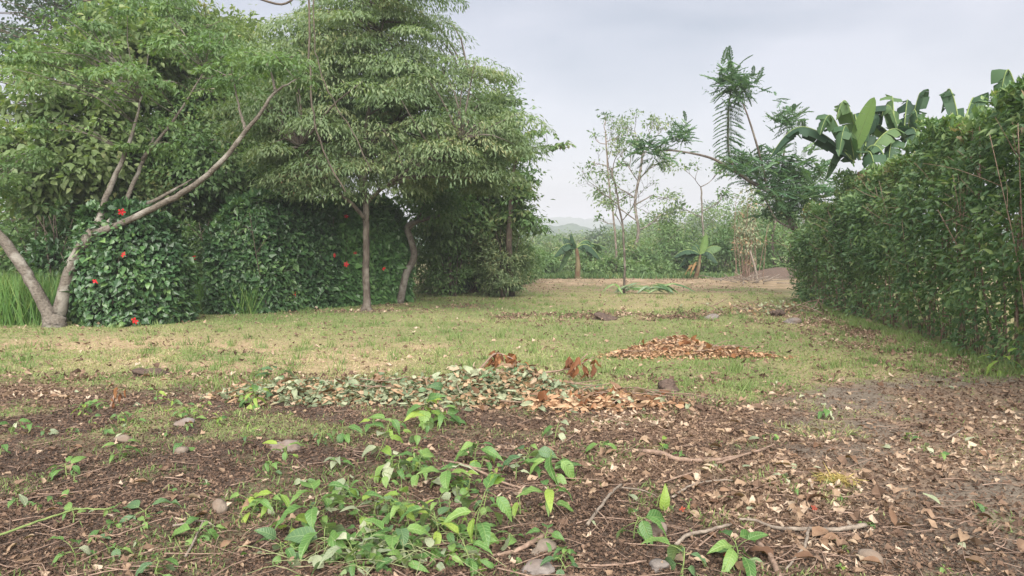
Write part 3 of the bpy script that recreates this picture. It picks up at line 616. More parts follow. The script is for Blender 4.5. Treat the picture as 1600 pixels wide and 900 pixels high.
# rounded bush by the forked tree
hedge('hibiscus_bush', 'rounded dark hibiscus bush with four red flowers beside the pale forked trunk', 'bush', [[-8.55, 14.5, 0], [-8.1, 13.75, 0], [-7.2, 13.7, 0], [-6.55, 14.2, 0], [-6.5, 15, 0]], [2.0, 2.2, 2.15, 1.9, 1.7], .9, 9000, .125, .078, M['hibiscus'], 51,
      [at(150, 440, 13.55), at(193, 398, 13.5), at(190, 331, 13.45), at(211, 501, 13.5)], .35, 150, stems=16)
h1 = [G(322, 492), G(420, 489), G(528, 480)]
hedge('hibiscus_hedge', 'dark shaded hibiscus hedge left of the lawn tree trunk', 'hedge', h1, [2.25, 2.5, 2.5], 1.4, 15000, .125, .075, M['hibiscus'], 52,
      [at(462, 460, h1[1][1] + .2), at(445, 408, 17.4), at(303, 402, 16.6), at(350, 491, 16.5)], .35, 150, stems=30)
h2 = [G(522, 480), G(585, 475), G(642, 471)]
hedge('hibiscus_hedge', 'sunlit hibiscus hedge behind and right of the lawn tree trunk', 'hedge', h2, [2.6, 2.65, 2.5], 1.4, 15000, .15, .09, M['hedgelit'], 53,
      [at(555, 395, 18.5), at(523, 399, 18.0), at(541, 413, 18.3), at(541, 338, 18.4), at(600, 420, 19.1)], .35, 0, stems=20)

# right hedge
rh = [[5.02, 3.6, 0], [5.55, 6.2, 0], [5.95, 8.55, 0], [6.75, 12.8, 0], [7.4, 17, 0], [8.05, 20.8, 0], [9.2, 21.6, 0]]
rng = np.random.default_rng(55)
HR = leafset('leaf', M['hedge_obj'], 4, rng, w=.55, droop=.25, fold=.22, wave=.02, n=4)
hedge('tall_hedge', 'tall overgrown clipped hedge running along the right side of the lawn', 'hedge', rh, [3.9, 3.75, 3.5, 3.02, 2.68, 2.42, 2.3], 1.7, 105000, .090, .042, M['hedge'], 56, (), .58, 300, HR, 170, 'stick', side=-1, gap=.36, lowgap=.62, tipbias=.12, shoots=480)

# low shrubs and ground growth of the left belt
def shrub(name, label, px, py, Yd, wpx, hpx, n, L, W, mat, seed, cat='shrub', group=None, stems=6, droop=.4, rd=None):
    rng = np.random.default_rng(seed); base = at(px, py, Yd); base[2] = 0
    t = thing(name, label, cat, base, group); w = wpx / S(Yd) / 2; h = hpx / S(Yd); rd = rd or w
    C, o_ = sample_ell([(base + [0, 0, h * .5], np.array([w * .85, rd * .8, h * .5])), (base + [rng.normal(0, .25) * w, 0, h * .38], np.array([w, rd, h * .36]))], max(8, n // 60), rng, .4)
    C[:, 2] = np.abs(C[:, 2])
    c = inst(T_DIA, *clumps(C, o_, 60, max(.15, .32 * min(w, h)), L, W, rng, droop)); part('foliage', c[0], c[1], mat, t, c[2], kind='stuff')
    paths = [smooth_path([base + rng.normal(0, .1, 3) * [w, w, 0], base + rng.normal(0, .25, 3) * [w, w, 0] + [0, 0, h * .45], base + rng.normal(0, .4, 3) * [w, w, 0] + [0, 0, h * .9]], [.03, .008], 6) for _ in range(stems)]
    part('stem', *tube(paths, 5), M['barkdark'], t, smooth=True, kind='stuff'); return t
shrub('shrub', 'light green shrub in the gap between the two hibiscus plantings', 292, 488, 17.5, 70, 150, 2600, .13, .055, M['bright'], 61)
shrub('shrub', 'loose shrub left of the forked tree above the tall grass', 40, 440, 17, 150, 160, 4200, .16, .08, M['broad'], 62)
shrub('shrub', 'leafy shrub right behind the fork of the pale tree', 95, 430, 16.5, 90, 170, 3000, .15, .075, M['hibiscus'], 63)
shrub('shrub', 'tangled grey-green shrub right of the leaning bare trunk', 690, 455, 24, 90, 110, 4200, .14, .04, M['canopy'], 64)
shrub('shrub', 'bright leaning shrub at the right foot of the tree belt', 745, 447, 25, 80, 105, 3800, .16, .05, M['bright'], 65)
shrub('shrub', 'dull loose shrub closing the tree belt at the clearing', 788, 453, 22.5, 75, 120, 5200, .12, .045, M['canopy'], 66)
shrub('shrub', 'shrub farther back where the tree belt tapers into the clearing', 806, 440, 30, 60, 85, 3600, .15, .055, M['broad'], 69)
shrub('shrub', 'pale green foliage mass hanging to the ground at the right of the belt', 770, 450, 23.2, 90, 185, 6500, .12, .045, M['lime'], 71)
shrub('shrub', 'mid green shrub filling the shade behind the leaning trunk', 705, 455, 22.8, 95, 150, 5200, .13, .05, M['bright'], 72)
shrub('shrub', 'last small shrub of the tapering tree belt', 826, 436, 35, 50, 55, 2600, .17, .06, M['bright'], 70)
shrub('shrub', 'dark low shrub against the foot of the tree belt', 715, 452, 24.5, 60, 70, 2400, .15, .06, M['dark'], 67)
# dry stems of the tangle
rng = np.random.default_rng(68); base = G(668, 458); t = thing('dry_tangle', 'tangle of dry hanging stems beside the leaning trunk', 'dry stems', base); paths = []
for i in range(46):
    x = rng.uniform(640, 705); p0 = at(x, rng.uniform(335, 400), base[1] - .1 + rng.normal(0, .3)); p1 = at(x + rng.normal(0, 12), rng.uniform(430, 457), base[1] - .3 + rng.normal(0, .3)); p1[2] = max(p1[2], 0)
    paths.append(smooth_path([p0, (p0 + p1) / 2 + rng.normal(0, .12, 3), p1], [.012, .008], 7))
part('stem', *tube(paths, 4), M['stickpale'], t, smooth=True, kind='stuff')
# two stakes by the dark hedge
for x, lab in ((331, 'thin pale stake left at the corner of the dark hedge'), (341, 'thin pale stake right at the corner of the dark hedge')):
    p0 = G(x, 491); p1 = p0 + [rng.normal(0, .03), 0, .45 + .2 * (x > 335)]
    o = obj('stake', np_mesh('stake', *tube([smooth_path([p0, (p0 + p1) / 2 + [.01, 0, 0], p1], [.016, .012], 6)], 6), smooth=True), M['stickpale']); tag(o, lab, 'stake')

# ------------------------------------------------------------------ clearing: saplings, bananas, background growth
def grow(p, d, L, r, lev, rng, paths, tips, spread=.5, up=.15):
    q = p + d * L; mid = (p + q) / 2 + rng.normal(0, .05, 3) * L; paths.append(smooth_path([p, mid, q], [r, r * .65], 6)); 
    if lev == 0: tips.append((q, d)); return
    for k in range(int(rng.integers(2, 4))):
        nd = norm(d + rng.normal(0, spread, 3) + [0, 0, up]); f = rng.uniform(.5, 1)
        s = p + (q - p) * f if k else q; grow(s, nd, L * rng.uniform(.55, .8), r * .6, lev - 1, rng, paths, tips, spread, up)
def twiggy(name, label, px, py, path, L, r, lev, seed, mat, leaf=(.1, .05), per=5, cr=.15, bark='bark', rad=None, starts=None, spread=.5, cat='tree'):
    rng = np.random.default_rng(seed); b = G(px, py); Yd = b[1]; t = thing(name, label, cat, b)
    pts = [b - [0, 0, .1]] + [at(x, y, Yd) for x, y in path]; P, rr = smooth_path(pts, rad or [r * 1.3, r, r * .7], 18, .012, rng)
    part('trunk', *tube([(P, rr)], 7), M[bark], t, smooth=True)
    paths, tips = [], []
    for (x, y, dx, dz) in starts: grow(at(x, y, Yd), norm(np.array([dx, rng.normal(0, .3), dz])), L, r * .5, lev, rng, paths, tips, spread)
    part('branches', *tube(paths, 4), M[bark], t, smooth=True, kind='stuff')
    if per and len(tips):
        C = np.array([q for q, d in tips]); o_ = np.array([d for q, d in tips])
        c = inst(T_DIA, *clumps(C, o_, per, cr, leaf[0], leaf[1], rng, .5)); part('crown', c[0], c[1], mat, t, c[2], kind='stuff')
    return t
twiggy('sapling', 'thin bare sapling with fine twigs standing in the middle of the clearing', 975, 459, [(976, 400), (972, 350), (963, 300), (955, 262)], .75, .032, 4, 71, M['broad'], per=1, bark='barkmid',
       starts=[(976, 365, -.4, .8), (972, 345, .5, .8), (967, 320, -.8, .5), (965, 315, .9, .6), (960, 285, -.3, 1), (957, 270, .3, 1)], spread=.55)
twiggy('slender_tree', 'slender tree with sparse yellowish crown behind the thin sapling', 990, 428, [(988, 400), (998, 365), (992, 320), (1000, 270), (1005, 235)], 1.2, .09, 3, 72, M['canopy'], (.24, .11), 16, .45, 'barkpale',
       starts=[(996, 360, .9, .5), (995, 345, -.8, .6), (992, 320, .9, .5), (993, 310, -.8, .5), (998, 280, .7, .7), (998, 285, -.6, .8), (1004, 245, .5, .8), (1004, 245, -.3, .9)], spread=.5)
twiggy('slender_tree', 'dark slender stalk topped with small round leaf tufts left of the sapling', 962, 425, [(963, 400), (960, 350), (952, 290), (948, 240), (946, 205)], .7, .06, 1, 73, M['broad'], (.28, .15), 14, .30, 'bark',
       starts=[(946, 205, 0, 1), (947, 225, -.7, .3), (947, 222, .7, .3), (950, 260, -.8, .2), (951, 265, .9, .3), (956, 310, -.9, .3), (957, 320, .9, .3), (959, 350, -.9, .2)], spread=.3)
twiggy('slender_tree', 'small tree with layered leaves left of the brown wispy column', 1100, 428, [(1101, 400), (1098, 350), (1096, 310), (1095, 292)], .9, .06, 2, 74, M['broad'], (.26, .13), 14, .35, 'barkpale',
       starts=[(1095, 292, -.5, .4), (1095, 292, .6, .4), (1097, 330, .8, .4), (1098, 340, -.8, .4)], spread=.4)
twiggy('slender_tree', 'dark-trunked small tree on the dark mound by the hedge end', 1210, 432, [(1210, 405), (1206, 375), (1212, 345)], 1.0, .08, 2, 75, M['broad'], (.22, .11), 22, .4, 'barkdark',
       starts=[(1208, 385, -.7, .6), (1207, 380, .7, .6), (1211, 350, -.5, .8), (1211, 350, .5, .8)], spread=.45)
# brown wispy column
b = G(1165, 444); rng = np.random.default_rng(76); t = thing('dry_stalk_cluster', 'column of brown dry stalks and climbers rising behind the hedge end', 'dead stalks', b); paths = []
for i in range(26):
    x = rng.normal(1165, 9); p0 = at(x + rng.normal(0, 4), 444, b[1] + rng.normal(0, .2)); p0[2] = 0; p1 = at(x + rng.normal(4, 8), rng.uniform(310, 390), b[1] + rng.normal(0, .2))
    paths.append(smooth_path([p0, (p0 + p1) / 2 + rng.normal(0, .1, 3), p1], [.018, .006], 7))
part('stalk', *tube(paths, 4), M['stick'], t, smooth=True, kind='stuff')
C, o_ = sample_ell([ell(1168, 350, b[1], 24, 70, .6)], 75, rng, .1); c = inst(T_DIA, *clumps(C, o_, 22, .22, .15, .05, rng, .9)); part('dry_leaves', c[0], c[1], M['wilt_mass'], t, c[2], kind='stuff')
P, r = smooth_path([at(1184, 445, b[1] - 1), at(1180, 420, b[1] - 1), at(1172, 392, b[1] - .8)], [.06, .05, .03], 8)
P[0][2] = 0
o = obj('broken_branch', np_mesh('broken_branch', *tube([(P, r)], 6), smooth=True), M['stickpale']); tag(o, 'pale broken stem leaning on the brown stalk column', 'dead stem')

# feathery tree
b = np.array([10.1, 23.5, 0.0]); Yf = 23.5; rng = np.random.default_rng(81)
t = thing('feathery_tree', 'feathery-leaved tree leaning left out over the hedge end', 'tree', b)
def aF(px, py, dy=0): return at(px, py, Yf + dy)
tr = [([b, aF(1275, 400), aF(1245, 362), aF(1228, 330), aF(1210, 305), aF(1175, 285), aF(1140, 262), aF(1105, 245), aF(1050, 235), aF(1020, 238)], [.15, .13, .11, .09, .075, .06, .048, .038, .028, .015]),
      ([aF(1150, 268), aF(1139, 240, .2), aF(1138, 180, .2), aF(1142, 140, .2)], [.04, .032, .028, .02]),
      ([aF(1200, 298), aF(1185, 235, -.2), aF(1168, 180, -.3), aF(1155, 150, -.1)], [.045, .035, .028, .015]),
      ([aF(1215, 310), aF(1222, 260, .2), aF(1230, 205, .3)], [.045, .03, .02]),
      ([aF(1225, 325), aF(1265, 290, .3), aF(1290, 265, .3)], [.04, .03, .02]),
      ([aF(1240, 358), aF(1215, 345, -.4), aF(1200, 320, -.5), aF(1190, 300, -.5)], [.035, .025, .02, .012])]
for i, (pts, rad) in enumerate(tr):
    P, r = smooth_path(pts, rad, 5 * len(pts)); part('trunk' if i == 0 else 'limb', *tube([(P, r)], 7), M['barkmid'], t, smooth=True)
def frond_mesh(k, rng, n=13, width=.2, droop=.35):
    V, T = [], []
    for i in range(n):
        s = .10 + .9 * i / (n - 1); z = -droop * s * s; ln = width * math.sin(math.pi * (.12 + .80 * s))**.7 * rng.uniform(.85, 1.1)
        for sg in (1, -1):
            o = len(V); a = .55 + rng.normal(0, .12); dz = -.35 + rng.normal(0, .12); w = .052
            d = np.array([math.cos(a) * .6, sg * math.sin(a) * 1.2, dz * .8]) ; d /= np.linalg.norm(d); p0 = np.array([s, 0, z])
            V += [p0, p0 + d * ln * .45 + np.array([w, 0, .008]), p0 + d * ln, p0 + d * ln * .45 + np.array([-w, 0, .0])]; T += [[o, o + 2, o + 1], [o, o + 3, o + 2]]
    me = None
    sx = np.linspace(0, 1, 6); tv, tt = tube([(np.stack([sx, 0 * sx, -droop * sx**2], -1), .008)], 3); o = len(V)
    me = np_mesh('frond', np.vstack([V, tv]), np.vstack([T, tt + o])); me.materials.append(M['feather']); return me
FR2 = [frond_mesh(i, rng, 10, .36, .25 + .1 * i) for i in range(3)]
FR = [frond_mesh(i, rng, 13 + i % 3, .22, .08 + .11 * i) for i in range(5)]
def tuft(c, n, L, up=.5, rng=rng):
    n = int(n * 2.6); L = L * .68
    P = np.repeat(np.array([c]), n, 0) + rng.normal(0, .17, (n, 3)); a = np.arange(n) * 2.4 + rng.random()
    el = np.clip(rng.uniform(-.5, 1.1, n) * up * 2, -.7, .85); D = np.stack([np.cos(a) * np.cos(el), np.sin(a) * np.cos(el), np.sin(el)], -1)
    leaf_objects(P, D, np.array([0, 0, 1.0]) + rng.normal(0, .2, (n, 3)), L * rng.uniform(.75, 1.15, n), FR, t, rng, 'frond')
tuft(aF(1012, 232), 16, .85, .35); tuft(aF(1035, 236), 10, .75, .35); tuft(aF(1062, 218), 12, .75, .7); tuft(aF(1066, 205), 8, .6, .8)
tuft(aF(1140, 128, .2), 16, .95, .5); tuft(aF(1150, 142), 14, .85, .45); tuft(aF(1142, 110, .2), 9, .7, .8); tuft(aF(1172, 140, -.2), 7, .8, .5)
for zz in range(158, 258, 6):
    c_ = aF(1139 + rng.normal(0, .6), zz, .2)
    for sg in (-1, 1): leaf_objects(np.array([c_, c_]), np.array([[sg, .3 * rng.normal(), -.15], [sg * .3, sg * .9, -.2]]), np.array([[0, 0, 1.0], [0, 0, 1.0]]), [.50, .45], FR2, t, rng, 'frond')
tuft(aF(1231, 195, .3), 16, .8, .6); tuft(aF(1228, 178, .3), 8, .6, .8)
for (x, y) in ((1150, 265), (1172, 250), (1195, 262), (1215, 245), (1238, 262), (1260, 250), (1180, 285), (1205, 300), (1232, 295), (1255, 285), (1280, 275), (1240, 320), (1268, 310), (1222, 268), (1285, 300), (1215, 330)):
    tuft(aF(x, y, rng.normal(0, .5)), 11, .85, .4)

C, o_ = sample_ell([ell(1165, 258, Yf, 34, 22, .6), ell(1205, 275, Yf, 50, 38, .9), ell(1250, 285, Yf, 45, 42, 1), ell(1235, 325, Yf, 40, 28, .8), ell(1275, 300, Yf, 30, 40, .8)], 80, rng, .2)
c = inst(T_DIA, *clumps(C, o_, 85, .34, .12, .038, rng, .35)); part('crown', c[0], c[1], M['feather_mass'], t, c[2], kind='stuff')
C, o_ = sample_ell([ell(1012, 228, Yf, 26, 16, .5), ell(1062, 208, Yf, 16, 20, .4), ell(1145, 125, Yf, 34, 26, .6), ell(1150, 152, Yf, 22, 18, .5), ell(1231, 186, Yf, 22, 18, .5)], 44, rng, .1)
c = inst(T_DIA, *clumps(C, o_, 34, .24, .13, .034, rng, .1)); part('crown', c[0], c[1], M['feather_mass'], t, c[2], kind='stuff')
# bananas
def banana_leaf(parent, p0, p1, arch, width, rng, mat, tear=.25, roll=0., n=22, fold=.42, bend=0.):
    p0 = np.asarray(p0, float); p1 = np.asarray(p1, float); c = (p0 + p1) / 2; c = c + np.array([0, 0, arch]); s = np.linspace(0, 1, n + 1)
    mid = ((1 - s)**2)[:, None] * p0 + (2 * s * (1 - s))[:, None] * c + (s**2)[:, None] * p1
    if bend: mid[:, 2] -= bend * np.clip(s - .55, 0, 1)**2
    tg = norm(np.gradient(mid, axis=0)); side = np.cross(tg, np.array([0, 0, 1.0])); side = norm(side + 1e-4)
    if roll: 
        up0 = np.cross(side, tg); side = norm(side * math.cos(roll) + up0 * math.sin(roll))
    up = np.cross(side, tg); half = width * .68 * np.clip(np.sin(np.pi * (s * .90 + .09)), 0.03, 1)**.55; half[:2] *= .4; half[-1] = .01
    V, T = [], []; fold = fold + rng.uniform(0, .55)
    for sg in (1, -1):
        dr = fold
        i = 0
        while i < n:
            ln = int(rng.integers(1, 6)); j = min(n, i + ln); dr = np.clip(fold + rng.normal(0, tear * .7), -.4, 1.5); cut = 1 - tear * .35 * rng.random()
            o = len(V)
            for k in range(i, j + 1):
                for f in (0, .5, 1):
                    a = dr * (.4 + .6 * f); v = mid[k] + half[k] * f * cut * (sg * side[k] * math.cos(a) + up[k] * -math.sin(a)) + tg[k] * .12 * half[k] * f
                    if k == j and j < n and f > 0: v = v - tg[k] * half[k] * .025 * f
                    V.append(v)
            for k in range(j - i):
                a = o + 3 * k
                for f in (0, 1): T += [[a + f, a + f + 1, a + f + 4], [a + f, a + f + 4, a + f + 3]]
            i = j
    lf = part('leaf', np.array(V), np.array(T), mat, parent, smooth=True)
    tv, tt = tube([(mid + up * .004, np.linspace(.022, .005, n + 1) * width / .5)], 5)
    m = np_mesh('midrib', tv - np.array(parent.location), tt, smooth=True); obj('midrib', m, M['stemgreen'], lf)
    return lf
def banana(label, px, Yd, base_y, crown, leaves, r=.13, seed=1, name='banana_plant', up=0., wk=1.):
    rng = np.random.default_rng(seed); b = np.array([(px - 800) / F_PX * Yd, Yd, 0.0]); t = thing(name, label, 'banana plant', b); c = at(*crown, Yd)
    P, rr = smooth_path([b - [0, 0, .1], (b + c) / 2 + [.05, 0, 0], c], [r * 1.2, r, r * .55], 12); part('pseudostem', *tube([(P, rr)], 10), M['bananastem'], t, smooth=True)
    for (x, y, dy, arch, w, mat, roll, tear, start) in leaves:
        s = at(start[0], start[1], Yd) if start else c
        banana_leaf(t, s, at(x, y, Yd + dy), arch + (up if mat == 'banana' else 0), w * wk, rng, M[mat], tear * 1.3 + (.2 if (up and mat == 'banana') else 0), roll + rng.normal(0, .3), bend=rng.uniform(.6, 4.0) if (mat == 'banana' and up) else 0)
    return t
Ybn = 16.2
banana('tall banana plant with pale young upright leaf behind the hedge', 1352, Ybn, 0, (1345, 268),
       [(1308, 132, -.3, .25, .55, 'banana', .2, .35, (1345, 240)), (1366, 152, -.6, .0, .34, 'banana_young', .9, .0, (1334, 236)), (1282, 172, -.5, .3, .52, 'banana', .5, .2, (1322, 236)),
        (1204, 206, .2, .55, .5, 'banana', -.2, .15, (1330, 250)), (1290, 262, .5, .5, .5, 'banana', .1, .4, (1335, 255)), (1375, 148, .6, .3, .5, 'banana', .3, .35, (1350, 240)),
        (1395, 280, -.4, .6, .5, 'banana', .0, .5, (1350, 240)), (1312, 195, -.9, .4, .45, 'banana', .2, .3, (1335, 250)), (1418, 205, .4, .4, .5, 'banana', -.3, .2, (1352, 250)), (1300, 225, .8, .4, .5, 'banana', .2, .4, (1345, 250)), (1372, 290, -1, .6, .5, 'banana', 0, .4, (1348, 250)), (1330, 165, .8, .3, .5, 'banana', .2, .3, (1345, 245))], seed=91, up=.2, wk=.85)
banana('banana plant behind the hedge with leaves reaching right of the tall one', 1415, Ybn + .6, 0, (1410, 262),
       [(1392, 142, .5, .2, .5, 'banana', .3, .4, (1398, 210)), (1446, 124, .2, .1, .42, 'banana', .9, .45, (1422, 205)), (1436, 165, -.4, .2, .5, 'banana', -.4, .3, (1415, 215)), (1345, 205, .2, .35, .5, 'banana', .2, .3, (1400, 230)),
        (1470, 205, -.2, .4, .5, 'banana', .3, .3, (1420, 225)), (1385, 270, -.6, .55, .5, 'banana', 0, .45, (1400, 225)), (1455, 250, -.5, .4, .5, 'banana', 0, .3, (1412, 235)), (1378, 160, -.2, .3, .5, 'banana', .3, .5, (1405, 215)), (1420, 150, .6, .3, .45, 'banana', .5, .4, (1412, 215)), (1360, 240, .4, .5, .5, 'banana', 0, .4, (1400, 225)), (1440, 225, -.7, .5, .5, 'banana', 0, .4, (1410, 225))], seed=92, up=.2, wk=.85)
banana('banana plant with folded leaf tip rising above the right end of the hedge', 1510, Ybn - .6, 0, (1500, 235),
       [(1472, 140, .3, .5, .42, 'banana', .2, .35, (1500, 205)), (1530, 150, .3, .3, .5, 'banana', .4, .3, (1505, 205)), (1450, 225, -.3, .4, .5, 'banana', 0, .3, (1498, 215)), (1565, 190, .0, .5, .5, 'banana', .2, .2, (1505, 210))], seed=93, up=.25, wk=.9)
banana('banana plant above the near end of the hedge at the right edge', 1610, 11.5, 0, (1600, 200),
       [(1562, 108, -.2, .35, .42, 'banana', .5, .25, (1592, 170)), (1640, 120, .3, .3, .45, 'banana', .3, .3, (1600, 170)), (1548, 160, .2, .3, .4, 'banana', .1, .2, (1595, 180)), (1600, 118, .5, .25, .4, 'banana', .6, .2, (1600, 175))], seed=94, up=.15, wk=.9)
# small bananas in the clearing
bA = G(902, 437); bB = G(1086, 436)
banana('small banana plant with brown stem and drooping leaves left of the sapling', 902, bA[1], 0, (901, 388),
       [(865, 402, -.2, .8, .45, 'banana', 0, .3, None), (938, 405, -.2, .8, .45, 'banana', 0, .3, None), (880, 372, .3, .3, .42, 'banana', .3, .2, None), (925, 380, .4, .5, .42, 'banana', .3, .2, None), (893, 365, -.2, .1, .35, 'banana', .6, .2, None), (872, 425, .1, 1.0, .4, 'banana', 0, .4, None), (950, 390, .5, .5, .42, 'banana', 0, .2, None)], seed=95, wk=1.5)
t = banana('small banana plant with one pale upright leaf right of the sapling', 1086, bB[1], 0, (1094, 398),
       [(1102, 366, -.2, .05, .34, 'banana_young', .9, .05, None), (1052, 402, -.3, .6, .5, 'banana', .2, .1, None), (1128, 388, .0, .5, .5, 'banana', .2, .1, None), (1060, 418, .2, .7, .45, 'banana', 0, .3, None), (1122, 412, -.3, .7, .45, 'banana', 0, .3, None), (1078, 432, -.6, .5, .16, 'banana_dead', .2, .5, (1090, 410)), (1070, 430, -.4, .4, .14, 'banana_dead', .2, .5, (1088, 412)), (1080, 385, .4, .4, .45, 'banana', .3, .2, None)], r=.10, seed=96, wk=1.2)
# cut fronds heaped by the sapling
b = G(1012, 459); t = thing('cut_frond_heap', 'low heap of cut green fronds lying beside the sapling foot', 'frond heap', b); rng = np.random.default_rng(97)
for i in range(26):
    p0 = b + [rng.normal(0, .45), rng.normal(0, .2), .12 + .25 * rng.random()]; a = rng.choice([0, math.pi]) + rng.normal(0, .5)
    p1 = p0 + np.array([math.cos(a) * rng.uniform(.4, .9), math.sin(a) * .35, -.3]); p1[2] = max(.03, p1[2])
    banana_leaf(t, p0, p1, .2, .13, rng, M['weed_dark'] if i % 3 else M['weed'], .3, n=8)
# pale cut stem bundle near the hedge end
b = G(1180, 447); t = thing('cut_stem_pile', 'pile of pale cut stems and brush at the foot of the brown stalks', 'brush pile', b); paths = []
for i in range(26):
    p0 = b + [rng.normal(0, .55), rng.normal(0, .3), rng.uniform(0, .25)]; p1 = p0 + [rng.normal(0, .6), rng.normal(0, .2), rng.uniform(-.05, .35)]; paths.append(smooth_path([p0, p1], [.025, .012], 4))
part('stem', *tube(paths, 5), M['stickpale'], t, smooth=True, kind='stuff')

# background bushes and trees beyond the clearing
bgd = [('low bush left of the small brown-stemmed banana', 845, 41, 70, 45, 'bright', 1.0), ('round green bush between the banana and the sapling', 930, 43, 60, 42, 'broad', 1), ('dark bush behind the sapling foot', 1010, 42, 70, 55, 'broad', 1),
       ('dense rounded bush left of the pale-leaved banana', 1045, 44, 80, 80, 'bright', 1), ('dark bush behind the pale-leaved banana', 1080, 46, 90, 60, 'dark', 1), ('pale green bush right of the pale-leaved banana', 1130, 42, 80, 70, 'broad', 1),
       ('light green bush left of the dark mound', 1170, 44, 90, 90, 'bright', 1), ('bush closing the view at the hedge end', 1225, 40, 90, 80, 'bright', 1), ('low weedy bush in the middle of the clearing edge', 965, 40, 90, 30, 'bright', 1), ('yellowish bush at the clearing edge by the tree belt', 870, 47, 70, 60, 'canopy', 1),
       ('wide bush farther back on the left of the opening', 820, 56, 110, 60, 'canopy', 1), ('tall bush farther back behind the sapling', 990, 58, 90, 75, 'canopy', 1), ('tall bush far behind the hedge end', 1200, 55, 130, 105, 'broad', 1), ('tall bush far behind the pale-leaved banana', 1110, 60, 100, 90, 'canopy', 1)]
for i, (lab, px, Yd, w, h, mt, _) in enumerate(bgd):
    py = 390 + CAM_H * S(Yd); shrub('bush', lab, px, py, Yd, w * 1.15, h * (.9 if px < 1000 else 1.08), 3000, .30 if Yd > 50 else .24, .12 if Yd > 50 else .10, M[mt], 100 + i, 'bush', 'bushes beyond the clearing', 4)
rng = np.random.default_rng(120)
far = [(860, 110, 45, 36), (905, 130, 50, 34), (945, 100, 55, 46), (985, 140, 60, 44), (1030, 95, 60, 52), (1068, 120, 46, 50), (1098, 150, 44, 66), (1140, 110, 70, 60), (1190, 90, 80, 70), (1235, 120, 80, 70), (830, 150, 60, 44), (1015, 170, 50, 46), (925, 180, 44, 40), (885, 170, 34, 38)]
names = ['far tree at the left of the opening between belt and sapling', 'far tree with low wide crown left of the sapling', 'far tree directly behind the dark slender stalk', 'far tree just right of the sapling stem', 'far tree midway between the sapling and pale-leaved banana', 'far tree above the pale-leaved banana', 'far tall round-headed tree standing above the treeline', 'far tree left of the brown stalk column', 'far tree behind the brown stalk column', 'far tree behind the feathery tree', 'far tree at the very edge of the tree belt', 'small hazy tree over the sapling twigs', 'small hazy tree above the left banana', 'small hazy dark tree left of the left banana']
for i, (px, Yd, w, h) in enumerate(far):
    b = np.array([(px - 800) / F_PX * Yd, Yd, 0.0]); H = (1.15 if px > 1000 else .72) * h / S(Yd); W_ = w / S(Yd) / 2; base_h = CAM_H
    tp = b + [0, 0, base_h + H * .62]
    tree('far_tree', names[i], 'tree', b, [([b - [0, 0, .2], (b + tp) / 2, tp], [.25, .2, .1])], [(b + [0, 0, base_h + H * .55], np.array([W_, W_, H * .45])), (b + [W_ * .3, 0, base_h + H * .25], np.array([W_ * 1.1, W_, H * .35]))],
         34, 45, .32 * W_ + .3, .55, .26, M[['broad', 'canopy', 'dark', 'bright'][i % 4]], M['bark'], 130 + i, group='trees beyond the clearing')

# ------------------------------------------------------------------ grass, litter
rng = np.random.default_rng(200)
def visible(n, y0, y1, pw):            # points over the ground in front of the camera
    u = rng.random(n); y = (y0**(1 - pw) + u * (y1**(1 - pw) - y0**(1 - pw)))**(1 / (1 - pw)); x = (rng.random(n) * 2 - 1) * (.80 * y + .6); return x, y
def inside(x, y): return (x < 4.487 + .171 * y + .25) | (y < 3)
x, y = visible(430000, 3.0, 30, .75); g, stp = grass_mask(x, y); k = (rng.random(len(x)) < g * (.35 + .9 * fbm(x * 1.3, y * 1.3 + 3))) & inside(x, y); x, y, g = x[k], y[k], g[k]
sw = straw_mask(x, y); n = len(x); dist = y
D = rng.normal(0, .45, (n, 3)); D[:, 2] = rng.uniform(.35, 1.1, n) * np.where(rng.random(n) < .25 + .5 * sw, .15, 1)
Lg = rng.uniform(.022, .060, n) * (1 + .5 * (rng.random(n) < .04)) * (1 - .35 * sw) * (.8 + .012 * y) * (.6 + .9 * fbm(x * .9 + 4, y * .9, 3)); Wg = rng.uniform(.005, .009, n) * (.75 + .065 * y)
R = np.clip(.02 + .45 * rng.random(n) + .6 * sw * rng.random(n) + .75 * (fbm(x * .55 + 9, y * .5, 4) - .45), 0, 1)
P = np.stack([x, y, gz(x, y) - .002], -1); N = rng.normal(0, 1, (n, 3))
nr = y < 11
cc = join([inst(T_BLADE, P[nr], D[nr], N[nr], Lg[nr], Wg[nr], R[nr]), inst(T_BLADE1, P[~nr], D[~nr], N[~nr], Lg[~nr], Wg[~nr], R[~nr])])
tag(obj('grass', np_mesh('grass', *cc), M['grass']), 'short patchy mown grass, green with straw-coloured bands', 'grass', kind='stuff')
# grass tufts in the lawn and along the hedge foot
tp = []
x, y = visible(900, 6.8, 24, .7); g, _ = grass_mask(x, y); k = (rng.random(900) < g * .8) & inside(x, y)
xs, ys = x[k], y[k]
hy = rng.uniform(8.2, 19, 260); xs = np.concatenate([xs, 4.487 + .171 * hy - rng.exponential(.25, 260)]); ys = np.concatenate([ys, hy])
m = len(xs); per = 22; kk = np.repeat(np.arange(m), per); n = len(kk); sc = rng.uniform(.5, 1.3, m)
P = np.stack([xs[kk] + rng.normal(0, .05, n), ys[kk] + rng.normal(0, .05, n), np.zeros(n)], -1); P[:, 2] = gz(P[:, 0], P[:, 1])
D = rng.normal(0, .4, (n, 3)); D[:, 2] = 1
cc = inst(T_BLADE, P, D, rng.normal(0, 1, (n, 3)), sc[kk] * rng.uniform(.07, .16, n), rng.uniform(.006, .011, n) * (.7 + .03 * ys[kk]), np.clip(.05 + .35 * rng.random(n), 0, 1))
tag(obj('grass_tufts', np_mesh('grass_tufts', *cc), M['grass']), 'longer green grass tufts over the lawn and hedge foot', 'grass', kind='stuff')
